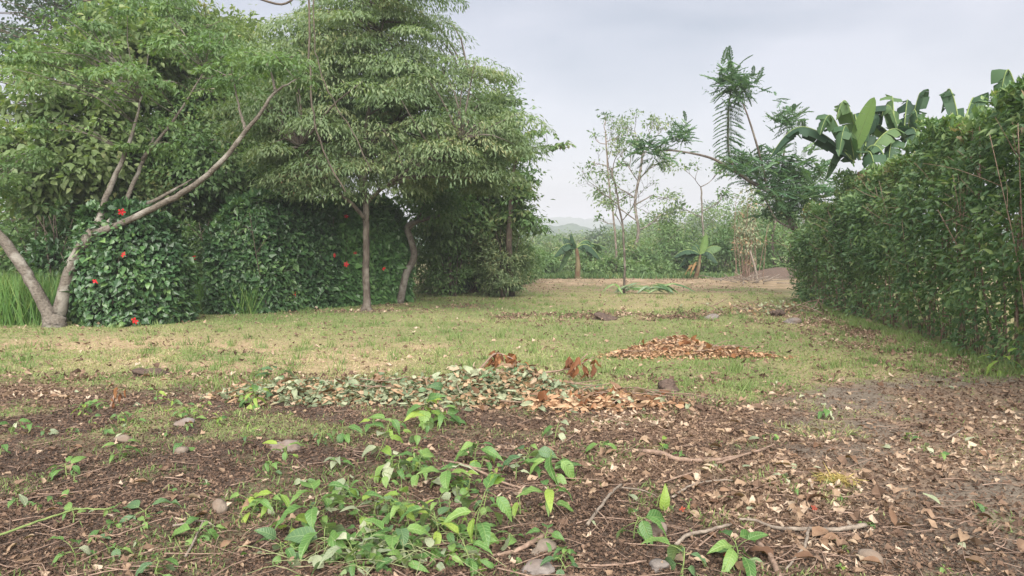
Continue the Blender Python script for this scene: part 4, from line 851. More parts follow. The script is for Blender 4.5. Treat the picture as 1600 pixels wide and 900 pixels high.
# tall grass at far left
n = 16000; x = rng.uniform(-13.5, -8.9, n); y = rng.uniform(14, 19, n); D = rng.normal(0, .28, (n, 3)); D[:, 2] = 1
P = np.stack([x, y, 0 * x], -1)
cc = inst(T_BLADE, P, D, rng.normal(0, 1, (n, 3)), rng.uniform(.45, 1.15, n), rng.uniform(.018, .032, n), rng.random(n)); tag(obj('tall_grass', np_mesh('tall_grass', *cc), M['tallgrass']), 'tall bright green grass behind the forked trunk at far left', 'tall grass', kind='stuff')
n = 5000; x = rng.uniform(-7.6, -5.8, n); y = rng.uniform(16.5, 18.5, n); D = rng.normal(0, .3, (n, 3)); D[:, 2] = 1
cc = inst(T_BLADE, np.stack([x, y, 0 * x], -1), D, rng.normal(0, 1, (n, 3)), rng.uniform(.3, .9, n), rng.uniform(.016, .03, n), rng.random(n)); tag(obj('tall_grass', np_mesh('tall_grass', *cc), M['tallgrass']), 'tall grass in the gap between hibiscus bush and hedge', 'tall grass', kind='stuff')
n = 22000; x = rng.uniform(-2, 17, n); y = 36.5 + rng.random(n)**1.3 * 16; D = rng.normal(0, .35, (n, 3)); D[:, 2] = 1
cc = inst(T_BLADE, np.stack([x, y, 0 * x], -1), D, rng.normal(0, 1, (n, 3)), rng.uniform(.06, .32, n) * (.3 + 1.3 * fbm(x * .5, y * .5)), rng.uniform(.04, .08, n), rng.random(n)); tag(obj('tall_grass', np_mesh('tall_grass', *cc), M['broad']), 'rank tall grass and weeds edging the far side of the clearing', 'tall grass', kind='stuff')

# litter: mulch crumbs and shredded leaves
def litter(x, y, s, R, t=None, tilt=.35, asp=.75):
    if t is None:
        k = rng.integers(0, 6, len(x)); out = [litter(x[k == i], y[k == i], s[k == i], R[k == i], SHREDS[i], tilt, asp) for i in range(6)]; return join(out)
    n = len(x); a = rng.random(n) * 2 * math.pi; D = np.stack([np.cos(a), np.sin(a), rng.normal(0, tilt, n)], -1); N = np.array([0, 0, 1.0]) + rng.normal(0, tilt, (n, 3))
    return inst(t, np.stack([x, y, gz(x, y) + .004 + .008 * rng.random(n)], -1), D, N, s, s * asp * rng.uniform(.5, 1.3, n), R)
parts_ = []
x, y = visible(300000, 2.9, 8.6, .9); g, _ = grass_mask(x, y); gy_ = grey_mask(x, y); lf = leafy_mask(x, y)
k = rng.random(len(x)) < (1 - .8 * g) * (1 - .72 * gy_) * (.45 + .8 * fbm(x * 2, y * 2 + 77)); x, y, gy_, lf = x[k], y[k], gy_[k], lf[k]; n = len(x)
parts_.append(litter(x, y, rng.uniform(.006, .020, n) * (.75 + .07 * y), np.clip(.08 + .48 * rng.random(n) + .30 * lf * rng.random(n) + .3 * rng.random(n)**6, 0, 1), T_QUAD, .45))
x, y = visible(60000, 3.0, 9.5, .8); g, _ = grass_mask(x, y); lf = leafy_mask(x, y); k = rng.random(len(x)) < (.06 + .94 * lf) * (1 - .3 * g); x, y = x[k], y[k]; n = len(x)
parts_.append(litter(x, y, rng.uniform(.03, .10, n), np.clip(.38 + .6 * rng.random(n), 0, 1), None, .4))
x, y = visible(120000, 8, 24, .6); lf = np.maximum(leafy_mask(x, y), debris_mask(x, y)); k = (rng.random(len(x)) < .07 + .9 * lf) & inside(x, y); x, y = x[k], y[k]; n = len(x)
parts_.append(litter(x, y, rng.uniform(.03, .13, n), np.clip(.32 + .65 * rng.random(n), 0, 1), None, .5))
x, y = visible(26000, 22, 38, .3); _, stp = grass_mask(x, y); k = (rng.random(len(x)) < stp * .8 + .02) & inside(x, y) & (np.hypot(x - 13, y - 35.5) > 3.5); x, y = x[k], y[k]; n = len(x)
parts_.append(litter(x, y, rng.uniform(.05, .14, n), np.clip(.25 + .75 * rng.random(n), 0, 1), None, .5))
x = rng.uniform(-1, 6.2, 16000); y = rng.uniform(14.3, 17.6, 16000); k = rng.random(16000) < debris_mask(x, y); x, y = x[k], y[k]; n = len(x)
parts_.append(litter(x, y, rng.uniform(.03, .12, n), np.clip(.25 + .7 * rng.random(n), 0, 1), None, .6))
y = rng.uniform(8.6, 18, 14000); x = 4.487 + .171 * y - rng.exponential(.55, 14000); k = rng.random(14000) < .15 + .85 * leafy_mask(x, y); x, y = x[k], y[k]; n = len(x)
parts_.append(litter(x, y, rng.uniform(.03, .11, n), np.clip(.4 + .6 * rng.random(n), 0, 1), None, .5))
tag(obj('leaf_litter', np_mesh('leaf_litter', *join(parts_)), M['litter']), 'reddish brown mulch and shredded leaves covering the bare soil', 'leaf litter', kind='stuff')
# fine twigs
paths = []; x, y = visible(1050, 3.0, 9, 1.2); k = grass_mask(x, y)[0] < .5; x, y = x[k], y[k]
for i in range(len(x)):
    a = rng.normal(0, .9); L = rng.uniform(.06, .42); p0 = np.array([x[i], y[i], 0]); p1 = p0 + [math.cos(a) * L, math.sin(a) * L, 0]; m_ = (p0 + p1) / 2 + [*rng.normal(0, .1 * L, 2), 0]
    for p in (p0, m_, p1): p[2] = gz(p[0], p[1]) + rng.uniform(.004, .03)
    paths.append(smooth_path([p0, m_, p1], [rng.uniform(.0015, .005), .001], 5))
tag(obj('twig_litter', np_mesh('twig_litter', *tube(paths, 3)), M['stick']), 'thin dry twigs strewn over the foreground soil', 'twigs', kind='stuff')

# single fallen leaves: labels tell each by its nearest landmark
LM = [('the smooth oval stone at bottom right', 1362, 880), ('the leaning round stone at lower left', 343, 800), ('the small oval pebble at left', 283, 710), ('the flat grey slab', 444, 704), ('the half-buried pale stone', 290, 668), ('the rough brownish stone at left', 192, 692),
      ('the grey stone by the leafy sprig', 1026, 840), ('the thick forked brown branch', 1100, 724), ('the right tip of the forked brown branch', 1200, 704), ('the white peeled stick', 945, 798), ('the pale curved twig', 1095, 760), ('the bent grey stick', 1100, 842), ('the forked grey branch at bottom right', 1263, 836),
      ('the right end of the grey branch', 1350, 830), ('the stick at the bottom edge', 1205, 876), ('the short thick stick', 815, 866), ('the yellow straw tuft', 1308, 750), ('the dark red flower', 1272, 797), ('the fallen red flower', 1066, 803), ('the dark soil clod', 1046, 610), ('the low dark clod at left', 230, 590),
      ('the dry twiggy stub', 176, 635), ('the forked twig at lower left', 304, 850), ('the pale green shoot', 100, 824), ('the dark flat-leaved weed', 228, 812), ('the sprig in the sparse grass', 186, 724), ('the left end of the cut heap', 420, 615), ('the right end of the cut heap', 950, 625), ('the upright lime leaf', 1040, 800),
      ('the bright spreading weed', 1150, 880), ('the short twig near the hedge', 1495, 677), ('the near foot of the tall hedge', 1560, 590), ('the leafy tuft on the dirt', 1290, 650), ('the lower right corner', 1590, 890), ('the right edge of the dirt', 1595, 740), ('the lower left corner', 10, 890), ('the left edge of the soil', 5, 740), ('the left edge of the leafy band', 20, 610),
      ('the tall upright weed', 492, 838), ('the tallest weed', 742, 848), ('the bright weed before the heap', 664, 664), ('the two round bright leaves', 868, 798), ('the bushy upper weed', 742, 730), ('the crossing thin stick', 760, 750), ('the wilted pale weed', 586, 720), ('the middle of the bare dirt', 1430, 760), ('the far side of the bare dirt', 1400, 630)]
USED = set()
def place_label(kind, px, py, size):
    order = sorted(LM, key=lambda l: ((l[1] - px)**2 + (1.6 * (l[2] - py))**2))
    for ph, lx, ly in order[:22]:
        dx, dy = px - lx, 1.6 * (py - ly)
        dr = ('right of' if dx > 0 else 'left of') if abs(dx) > abs(dy) else ('in front of' if dy > 0 else 'behind')
        far_ = 'just ' if math.hypot(dx, dy) < 45 else ''
        lab = f'{size}{kind} {far_}{dr} {ph}'
        if lab not in USED and len(lab.split()) <= 16: USED.add(lab); return lab
    return None
DL = leafset('fallen_leaf', M['dry'], 6, rng, w=.5, droop=.15, fold=.35, wave=.035, curl=.25, n=5, ragged=.25) + leafset('fallen_leaf', M['wilt'], 1, rng, w=.5, droop=.1, fold=.2, wave=.03, n=5)
def scatter_leaves(n, xr, yr, label, group, size=(.06, .12), cond=None, meshes=DL):
    c = 0
    while c < n:
        px, py = rng.uniform(*xr), rng.uniform(*yr)**1.0
        p = G(px, py, .012 + .015 * rng.random())
        if cond is not None and rng.random() > cond(p): continue
        o = bpy.data.objects.new('fallen_leaf', meshes[int(rng.integers(len(meshes)))]); col.objects.link(o)
        o.location = Vector(p); o.rotation_euler = (rng.normal(0, .3), rng.normal(0, .25), rng.random() * 6.28); s = rng.uniform(*size); o.scale = (s, s * rng.uniform(.7, 1.1), s)
        hm = 'wilted green leaf' if o.data in DL[6:] else 'dry fallen leaf'
        tag(o, place_label(hm, px, py, 'small ' if s < sum(size) / 2 else 'larger ') or label, 'leaf', group); c += 1
scatter_leaves(75, (1060, 1600), (600, 900), 'dry tan fallen leaf on the grey bare dirt at the right', 'dry leaves on the dirt at the right', (.06, .13))
scatter_leaves(60, (880, 1300), (625, 800), 'dry orange-brown fallen leaf among the sticks right of centre', 'dry leaves among the sticks', (.06, .12), lambda p: .25 + .75 * float(leafy_mask(p[0], p[1])))
scatter_leaves(40, (60, 430), (590, 640), 'dry brown fallen leaf in the leafy band left of the cut heap', 'dry leaves in the left band', (.06, .11))
scatter_leaves(42, (0, 420), (660, 900), 'pale dry leaf on the dark soil at lower left', 'pale leaves on the lower left soil', (.05, .10))

# ------------------------------------------------------------------ heaps
def heap(name, label, cat, cpx, w, d, h, nobj, nmass, meshes, mass_mat, L, seed, lobes):
    rng = np.random.default_rng(seed); b = G(*cpx); t = thing(name, label, cat, b)
    def H(x, y): return sum(a * np.exp(-((x - u) / su)**2 - ((y - v) / sv)**2) for (u, v, su, sv, a) in lobes) * (.25 + 1.5 * fbm(x * 3.2 + seed, y * 3.2, 3))
    def pts(n, top):
        x = rng.normal(0, w * .42, n * 3); y = rng.normal(0, d * .42, n * 3); hh = H(x, y); k = np.where(rng.random(n * 3) < np.clip(hh / h * 1.8, 0, 1))[0][:n]; x, y, hh = x[k], y[k], hh[k]
        z = hh * (1 if top else rng.uniform(.3, 1, len(k))) + .01; P = np.stack([b[0] + x, b[1] + y, gz(b[0] + x, b[1] + y) + z], -1); m = len(k)
        a = rng.random(m) * 6.28; D = np.stack([np.cos(a), np.sin(a), rng.normal(-.05, .4, m)], -1); N = np.array([0, -.3, .7]) + rng.normal(0, .75, (m, 3)); return P, D, N
    P, D, N = pts(nmass, False); m = len(P); c = inst(T_LEAF, P, D, N, L * rng.uniform(.35, 1.3, m), L * .42 * rng.uniform(.5, 1.2, m), rng.random(m)); part('leaf_mass', c[0], c[1], mass_mat, t, c[2], kind='stuff')
    if nobj:
        P, D, N = pts(nobj, True); leaf_objects(P, D, N, L * rng.uniform(.7, 1.9, len(P)), meshes, t, rng)
    tw = []
    for i in range(14):
        q = P[int(rng.integers(len(P)))]; a = rng.normal(0, .5); Lw = rng.uniform(.2, .6); e = q + np.array([math.cos(a) * Lw, math.sin(a) * Lw, rng.normal(.02, .05)]); tw.append(smooth_path([q + [0, 0, .02], (q + e) / 2 + rng.normal(0, .03, 3), e], [.006, .003], 6))
    part('twigs', *tube(tw, 4), M['stick'], t, smooth=True, kind='stuff')
    return t
rngl = np.random.default_rng(210)
WL = leafset('leaf', M['wilt'], 5, rngl, w=.52, droop=.3, fold=.2, wave=.09, curl=.2, n=5, ragged=.25) + leafset('leaf', M['weed_dark'], 1, rngl, w=.5, droop=.3, fold=.2, wave=.08, n=5) + leafset('leaf', M['dry'], 4, rngl, w=.5, droop=.2, fold=.3, wave=.09, n=5, ragged=.3)
heap('cut_leaf_heap', 'long low heap of cut wilting green and brown leaves across the middle', 'leaf heap', (668, 622), 3.2, .95, .3, 295, 7000, WL, M['wilt_mass'], .088, 211,
     [(-.9, .0, .8, .32, .11), (.15, .05, .75, .38, .19), (.9, -.05, .6, .36, .15), (-1.5, .1, .5, .25, .08), (1.5, .05, .45, .22, .06)])
DRY = leafset('leaf', M['dry'], 5, rngl, w=.42, droop=.25, fold=.35, wave=.05, n=4, ragged=.2) + leafset('leaf', M['rust'], 2, rngl, w=.42, droop=.25, fold=.35, wave=.05, n=4)
heap('dry_leaf_pile', 'low pile of dry orange-brown leaves raked up on the grass at right', 'leaf pile', (1072, 556), 1.9, .7, .26, 220, 5200, DRY, M['dry_mass'], .075, 212, [(-.2, .1, .42, .28, .17), (.4, -.05, .42, .2, .10), (-.6, 0, .35, .2, .09), (.95, -.2, .35, .12, .07), (.1, .3, .3, .15, .08), (-.95, -.1, .2, .1, .05)])
heap('brown_leaf_drift', 'thin drift of large curled brown leaves right of the cut heap', 'leaf drift', (925, 634), 1.1, .5, .12, 110, 1200, DRY + WL[:2], M['dry_mass'], .10, 213, [(0, 0, .55, .22, .07), (-.5, -.1, .4, .2, .05), (.5, .05, .4, .2, .05)])
# rusty dead foliage sticking up
RL = leafset('leaf', M['rust'], 4, rngl, w=.32, droop=.2, fold=.4, wave=.05, n=4)
def rusty(name, label, basepx, pts, n, L, seed):
    rng = np.random.default_rng(seed); b = G(*basepx); t = thing(name, label, 'dead branch', b); Yd = b[1]; W3 = [at(x, y, Yd + dy) for x, y, dy in pts]
    P, r = smooth_path(W3, [.016, .006], 12); part('stem', *tube([(P, r)], 5), M['stick'], t, smooth=True)
    i = rng.integers(4, 12, n); p = P[i] + rng.normal(0, .025, (n, 3)); D = rng.normal(0, .35, (n, 3)); D[:, 2] = rng.uniform(-1.3, -.3, n); leaf_objects(p, D, rng.normal(0, 1, (n, 3)) + [0, -1, 0], L * rng.uniform(.6, 1.2, n), RL, t, rng)
rusty('dead_branch', 'cut branch of rust-brown leaves standing up behind the heap', (740, 600), [(735, 592, .3), (758, 568, .3), (775, 552, .3), (800, 560, .3), (812, 568, .3)], 34, .17, 221)
rusty('dead_branch', 'long bare cut branch with rust-brown leaves at its right tip', (850, 598), [(785, 590, .2), (830, 584, .2), (880, 578, .2), (905, 565, .2), (918, 552, .2)], 0, .15, 222)
b = G(905, 600); t = [o for o in bpy.data.objects if o.name.startswith('dead_branch') and o.get('label', '').startswith('long bare')][0]
rng = np.random.default_rng(223)
Ps = np.array([at(rng.choice([893, 905, 918, 928]) + rng.normal(0, 4), rng.uniform(555, 580), b[1] + .1) for _ in range(26)]); Dd = rng.normal(0, .35, (26, 3)); Dd[:, 2] = rng.uniform(-1.3, -.2, 26)
leaf_objects(Ps, Dd, rng.normal(0, 1, (26, 3)) + [0, -1, 0], rng.uniform(.08, .16, 26), RL, t, rng)
P1, r1 = smooth_path([at(885, 578, b[1] + .1), at(900, 572, b[1] + .1), at(928, 558, b[1] + .1)], [.008, .004], 6); part('twig', *tube([(P1, r1)], 4), M['stick'], t, smooth=True)

# ------------------------------------------------------------------ stones, clods, sticks
def stone(name, label, px, py, wpx, hpx, mat, seed, cat='stone', flat=.62, sink=.25, rough=.12, rot=0):
    import bmesh
    rng = np.random.default_rng(seed); p = G(px, py); w = wpx / S(p[1]) / 2 * .9; h = hpx / S(p[1]) / 2 * .9
    bm = bmesh.new(); bmesh.ops.create_icosphere(bm, subdivisions=4, radius=1); ph = rng.random(9) * 6.28
    for v in bm.verts:
        c = v.co; d = 1 + rough * (math.sin(c.x * 2.1 + ph[0]) * math.sin(c.y * 2.4 + ph[1]) + .6 * math.sin(c.z * 3.3 + ph[2] + c.x * 2)) + rough * .35 * math.sin(c.x * 6 + ph[3]) * math.sin(c.y * 7 + ph[4]) * math.sin(c.z * 6 + ph[5])
        v.co = Vector((c.x * d * w, c.y * d * w * .8, c.z * d * h))
    me = bpy.data.meshes.new(name); bm.to_mesh(me); bm.free(); me.polygons.foreach_set('use_smooth', np.ones(len(me.polygons), bool)); me.materials.append(M[mat])
    o = obj(name, me); o.location = Vector((p[0], p[1], p[2] + h * (1 - sink * 2) * .6)); o.rotation_euler = (rng.normal(0, .12), rng.normal(0, .12) + rot, rng.normal(0, .4)); return tag(o, label, cat)
stone('stone', 'smooth oval brown stone at the bottom right of the foreground', 1362, 880, 46, 34, 'stone', 301, rot=.3)
stone('stone', 'rounded brown stone leaning in the lower left soil', 343, 800, 32, 26, 'stone', 302, rough=.2)
stone('stone', 'small oval pebble on the soil at left', 283, 710, 26, 16, 'stone', 303)
stone('flat_stone', 'flat grey stone slab propped at left of the weeds', 444, 704, 54, 22, 'stonegrey', 304, rough=.3, rot=-.15)
stone('stone', 'pale flat stone half buried in the sparse grass at left', 290, 668, 36, 16, 'stonegrey', 305, rough=.25)
stone('stone', 'rough brownish stone near the left edge of the sparse grass', 192, 692, 30, 16, 'stone', 306, rough=.3)
stone('stone', 'grey stone beside a leafy sprig right of the pale stick', 1026, 840, 36, 30, 'stonegrey', 307, rough=.2)
stone('flat_stone', 'flat grey stone at the bottom edge below the weeds', 838, 900, 60, 18, 'stonegrey', 308, rough=.2)
stone('stone', 'grey stone at the bottom edge right of centre', 1030, 892, 40, 22, 'stonegrey', 309, rough=.25)
stone('stone', 'grey stone on the lawn by the foot of the tall hedge', 1238, 504, 26, 14, 'stonegrey', 310, rough=.25)
stone('stone', 'grey stone in the debris line across the lawn', 1112, 497, 24, 12, 'stonegrey', 311, rough=.25)
stone('stone', 'small pale pebble under the fork of the thin weeds', 757, 858, 18, 12, 'stonegrey', 312)
stone('flat_stone', 'brown flat stone beside the short thick stick', 850, 866, 44, 20, 'stone', 313, rough=.25)
stone('stone', 'tiny pale pebble in the dirt at right', 1262, 792, 12, 9, 'stonegrey', 314)
stone('soil_clod', 'dark lump of soil and roots on the grass left of the dirt', 1046, 610, 34, 30, 'clod', 315, 'soil clod', rough=.5)
stone('soil_clod', 'low dark clod at the edge of the grass at left', 230, 590, 40, 18, 'clod', 316, 'soil clod', rough=.5)
stone('soil_clod', 'dark clod by the debris near the tall hedge', 1212, 494, 22, 16, 'clod', 317, 'soil clod', rough=.5)
stone('soil_clod', 'black charred lump in the debris line on the lawn', 945, 500, 34, 12, 'clod', 318, 'soil clod', rough=.5)

def stick(label, paths, mat, name='stick', k=7, cat='stick'):
    out = []
    for pts, r in paths:
        r = [q * .82 for q in r]; W3 = [G(x, y, l + r[0] * .6) for x, y, l in pts]; out.append(smooth_path(W3, r, 5 * len(pts), .0015, np.random.default_rng(abs(int(pts[0][0])))))
    o = obj(name, np_mesh(name, *tube(out, k), smooth=True), M[mat]); return tag(o, label, cat)
stick('thick brown forked branch lying right of centre', [([(1005, 712, .0), (1030, 718, .02), (1060, 727, .01), (1110, 726, .01), (1150, 716, .01), (1198, 706, .02)], [.024, .022, .018, .012, .007]), ([(1120, 730, .01), (1150, 720, .02), (1200, 704, .03), (1210, 697, .03)], [.012, .010, .007, .004])], 'stick')
stick('short white peeled stick right of the weeds', [([(918, 831, .02), (938, 805, .02), (953, 782, .03), (971, 766, .04)], [.011, .010, .010, .009])], 'stickpale')
stick('thin pale twig running right from the white stick', [([(968, 767, .03), (1000, 768, .02), (1025, 774, .01)], [.006, .004])], 'stickpale', 'twig')
stick('pale curved twig rising right behind the upright leaf', [([(1050, 778, .01), (1075, 764, .02), (1105, 755, .02), (1150, 752, .01)], [.009, .007, .004])], 'stickpale', 'twig')
stick('long thin pale twig at the far side of the sticks', [([(1036, 756, .01), (1070, 748, .02), (1106, 738, .01)], [.007, .004])], 'stick', 'twig')
stick('bent grey stick left of the long bottom right branch', [([(1056, 858, .01), (1075, 848, .02), (1110, 840, .02), (1142, 833, .02)], [.013, .011, .009])], 'stickpale')
stick('long grey branch with a forked twig at bottom right', [([(1155, 826, .03), (1180, 824, .03), (1215, 834, .02), (1262, 836, .02), (1310, 836, .02), (1352, 830, .02)], [.007, .009, .012, .014, .016]), ([(1263, 835, .02), (1258, 862, .02), (1246, 872, .01), (1228, 892, .01)], [.010, .009, .006])], 'stickpale')
stick('thick brown stick running off the bottom edge', [([(1185, 856, .01), (1202, 872, .01), (1212, 890, .01), (1222, 915, .01)], [.016, .018, .016])], 'stick')
stick('short thick stick at bottom centre', [([(768, 874, .0), (800, 868, .01), (830, 860, .02), (862, 842, .03)], [.010, .013, .015, .017])], 'stick')
stick('long thin brown stick crossing the weeds', [([(690, 724, .02), (730, 738, .02), (780, 758, .02), (830, 774, .01)], [.008, .010, .006])], 'stick')
stick('thin stick lying along the bottom right of centre', [([(885, 888, .01), (940, 890, .01), (1010, 884, .01)], [.007, .006])], 'stick')
stick('pale green stem reaching in from the lower left edge', [([(-20, 856, .03), (60, 836, .05), (120, 818, .06), (170, 812, .05), (190, 802, .04)], [.008, .006, .003])], 'stemgreen', 'green_shoot', cat='stem')
stick('pale forked twig on the dark soil at lower left', [([(290, 872, .01), (304, 850, .02), (318, 826, .03)], [.008, .006]), ([(270, 832, .02), (318, 826, .03), (336, 828, .01)], [.007, .005])], 'stickpale', 'twig')
stick('thin reddish twig leaning on the dirt at right', [([(1160, 770, .01), (1200, 755, .02), (1240, 742, .01)], [.005, .003])], 'stick', 'twig')
stick('short dark twig on the bare dirt near the hedge', [([(1484, 684, .01), (1496, 676, .01), (1505, 671, .02)], [.009, .006])], 'stickpale', 'twig')
stick('small brown twig right of the yellow straw', [([(1270, 800, .01), (1330, 806, .02), (1352, 812, .01)], [.006, .004])], 'stick', 'twig')

# brush near the hedge foot
b = G(1205, 490); t = thing('brush_pile', 'dark pile of cut brush at the foot of the hedge end', 'brush pile', b); rng = np.random.default_rng(330); paths = []
for i in range(40):
    p0 = b + [rng.normal(0, .7), rng.normal(0, .5), rng.uniform(0, .12)]; p1 = p0 + [rng.normal(0, .4), rng.normal(0, .3), rng.uniform(0, .3)]; paths.append(smooth_path([p0, (p0 + p1) / 2 + rng.normal(0, .05, 3), p1], [.012, .005], 5))
part('stem', *tube(paths, 4), M['stick'], t, smooth=True, kind='stuff')
C = b + np.stack([rng.normal(0, .7, 30), rng.normal(0, .5, 30), rng.uniform(.03, .15, 30)], -1); c = inst(T_DIA, *clumps(C, norm(rng.normal(size=(30, 3))), 14, .15, .09, .05, rng)); part('leaf_mass', c[0], c[1], M['wilt_mass'], t, c[2], kind='stuff')

# ------------------------------------------------------------------ foreground weeds
rng = np.random.default_rng(400)
LW = {'g': leafset('leaf', M['weed'], 6, rng, w=.46, droop=.45, fold=.3, wave=.028, n=7), 'l': leafset('leaf', M['weed_lime'], 3, rng, w=.44, droop=.4, fold=.3, wave=.025, n=7),
      'd': leafset('leaf', M['weed_dark'], 3, rng, w=.48, droop=.4, fold=.28, wave=.03, n=7), 'w': leafset('leaf', M['wilt'], 3, rng, w=.45, droop=.5, fold=.2, wave=.04, n=6)}
def weed(label, px, py, hpx, n, Lpx, mix='gggl', seed=None, name='weed', group=None, spread=.5, cat='weed', flat=0.):
    b = G(px, py); s = S(b[1]); h = hpx / s; L = Lpx / s
    if group: label = place_label('green weed sprout', px, py, 'low ' if hpx < 16 else 'leafy ') or label
    t = thing(name, label, cat, b, group); lean = rng.normal(0, .25, 2) * h
    top = b + [lean[0], lean[1], h]; P, r = smooth_path([b - [0, 0, .01], (b + top) / 2 + [*rng.normal(0, .05, 2) * h, 0], top], [.0045, .0025], 8)
    paths = [(P, r)]; ps, ds, ns, ls = [], [], [], []
    for i in range(n):
        f = .25 + .75 * (i + rng.random()) / n; k = P[min(7, int(f * 7.99))]; a = i * 2.4 + rng.normal(0, .4); el = rng.uniform(-.5, .75) * (1 - flat) + .25 * (f - .5)
        d = np.array([math.cos(a) * math.cos(el), math.sin(a) * math.cos(el), math.sin(el)]); pl = L * spread * rng.uniform(.4, 1.1); q = k + d * pl; q[2] = max(q[2], b[2] + .015)
        paths.append(smooth_path([k, (k + q) / 2 + [0, 0, .1 * pl], q], [.002, .0012], 4)); d2 = d - [0, 0, rng.uniform(.1, .7)]; ps.append(q); ds.append(d2); ns.append(np.array([0, -.15, 1]) + rng.normal(0, .3, 3)); ls.append(L * rng.uniform(.65, 1.2))
    part('stem', *tube(paths, 4), M['stemgreen'], t, smooth=True)
    for i in range(n): leaf_objects(np.array([ps[i]]), np.array([ds[i]]), np.array([ns[i]]), [ls[i]], LW[mix[int(rng.integers(len(mix)))]], t, rng)
    return t
big_w = [('tall upright weed with large bright leaf left of bottom centre', 492, 838, 62, 7, 50, 'ggg'), ('broad-leaved weed with big folded leaf at bottom centre-left', 508, 872, 40, 7, 56, 'ggd'), ('weed with hanging yellow-green leaf behind the tall upright one', 560, 812, 34, 5, 40, 'gl'),
         ('tall weed with long drooping leaves in the middle of the weed bed', 742, 848, 80, 10, 54, 'gggl'), ('weed with narrow pointed leaf hanging right of the bed', 690, 838, 46, 6, 42, 'gl'), ('leafy weed filling the middle of the weed bed', 640, 822, 46, 9, 40, 'ggl'), ('low dense weed at bottom centre of the bed', 596, 862, 34, 9, 42, 'ggd'),
         ('sprawling weed at bottom edge left of centre', 560, 898, 36, 8, 40, 'gw'), ('dark small weed at bottom left of the bed', 446, 872, 30, 6, 38, 'gd'), ('low weed by the flat slab left of the bed', 392, 808, 26, 5, 28, 'gl'), ('yellow-green weed sprig left of the tall upright one', 432, 800, 30, 4, 30, 'lg'),
         ('weed with two bright round leaves right of the bed', 868, 798, 44, 6, 38, 'lgg'), ('weed with one long hanging leaf above the bright round ones', 862, 752, 42, 6, 42, 'gg'), ('dark weed sprig left of the long hanging leaf', 832, 742, 34, 5, 36, 'gd'), ('bushy weed upper right of the bed', 742, 730, 38, 8, 32, 'gg'),
         ('bright leafy weed just in front of the cut heap', 664, 664, 34, 10, 30, 'ggl'), ('second leafy weed in front of the cut heap, nearer right', 696, 668, 26, 8, 26, 'ggl'), ('pale wilted weed on the upper left of the bed', 586, 720, 34, 7, 30, 'lw'), ('wilted sprig with long pale leaf in the upper bed', 612, 748, 32, 5, 36, 'wg'), ('green weed upper middle of the bed', 660, 752, 32, 7, 34, 'gg'), ('drooping weed left of the bushy one', 700, 772, 36, 7, 34, 'gw'),
         ('weed sprig with dark pointed leaf right of the white stick', 990, 846, 36, 6, 42, 'gg'), ('bright spreading weed at bottom right of centre', 1150, 880, 36, 7, 44, 'gg'), ('broad dark-leaved weed at the bottom edge right of centre', 1062, 905, 40, 5, 46, 'gd'), ('small grassy sprig below the short thick stick', 884, 884, 22, 6, 22, 'gg'), ('weed at the bottom edge with upright narrow leaf', 738, 900, 44, 5, 44, 'gl'),
         ('dark flat-leaved weed on the soil at lower left', 228, 812, 10, 3, 44, 'd'), ('small weed at bottom left with pale leaves', 120, 872, 20, 4, 34, 'gw'), ('pale weed sprig near the bottom left', 300, 846, 22, 4, 36, 'wg'), ('green sprig left in the sparse grass', 186, 724, 24, 7, 24, 'gg'), ('grassy sprig near the left edge', 104, 742, 20, 6, 24, 'gg'), ('bottom edge weed left of the bed', 240, 905, 26, 6, 34, 'gd'),
         ('green weed growing left of the cut heap', 390, 640, 26, 8, 22, 'ggl'), ('leafy tuft on the dirt near the tall hedge', 1290, 650, 16, 6, 20, 'gw'), ('small weed on the dark soil above the stick', 945, 712, 18, 4, 24, 'gg'), ('weed with dark drooping leaves left end of the cut heap', 436, 606, 26, 8, 22, 'd'), ('pale young weed at the foot of the tall hedge', 1556, 585, 30, 7, 26, 'll')]
for i, (lab, px, py, h, n, L, mix) in enumerate(big_w): weed(lab, px, py, h, n + 2, L * 1.0, mix, i)
t = weed('single bright upright oval leaf standing among the sticks', 1040, 806, 14, 1, 10, 'l')
b = G(1042, 800); Ps = at(1036, 800, b[1]); leaf_objects(np.array([Ps]), np.array([[.12, -.1, 1.0]]), np.array([[0, -1.0, .1]]), [.145], LW['l'], t, rng)
for i in range(80):
    px, py = rng.normal(640, 130), rng.normal(775, 75)
    if not (380 < px < 1000 and 660 < py < 898): continue
    weed('small green weed sprouting in the central weed bed', px, py, rng.uniform(12, 30), int(rng.integers(4, 8)), rng.uniform(20, 34) * (.6 + .4 * (py - 600) / 300), ['gggl', 'ggd', 'gw', 'gl'][i % 4], group='small weeds in the central bed')
for i in range(26):
    px, py = rng.uniform(0, 400), rng.uniform(670, 895); weed('small weed sprouting from the dark soil at lower left', px, py, rng.uniform(8, 16), int(rng.integers(3, 5)), rng.uniform(12, 24), ['gg', 'gd', 'gw'][i % 3], group='small weeds at lower left')
for i in range(18):
    px, py = rng.uniform(900, 1590), rng.uniform(640, 895); weed('small weed sprouting from the dirt at lower right', px, py, rng.uniform(6, 14), int(rng.integers(3, 5)), rng.uniform(10, 22), ['gg', 'gl', 'gw'][i % 3], group='small weeds at lower right')
for i in range(26):
    px, py = rng.uniform(60, 400), rng.uniform(628, 690); weed('tiny weed in the sparse grass at left', px, py, rng.uniform(8, 16), int(rng.integers(4, 7)), rng.uniform(8, 15), 'ggl', group='tiny weeds in the sparse grass')
b = G(625, 885); t = thing('cut_weed_tangle', 'pale tangle of cut weed stems and wilted leaves at bottom centre', 'cut weeds', b); paths = []
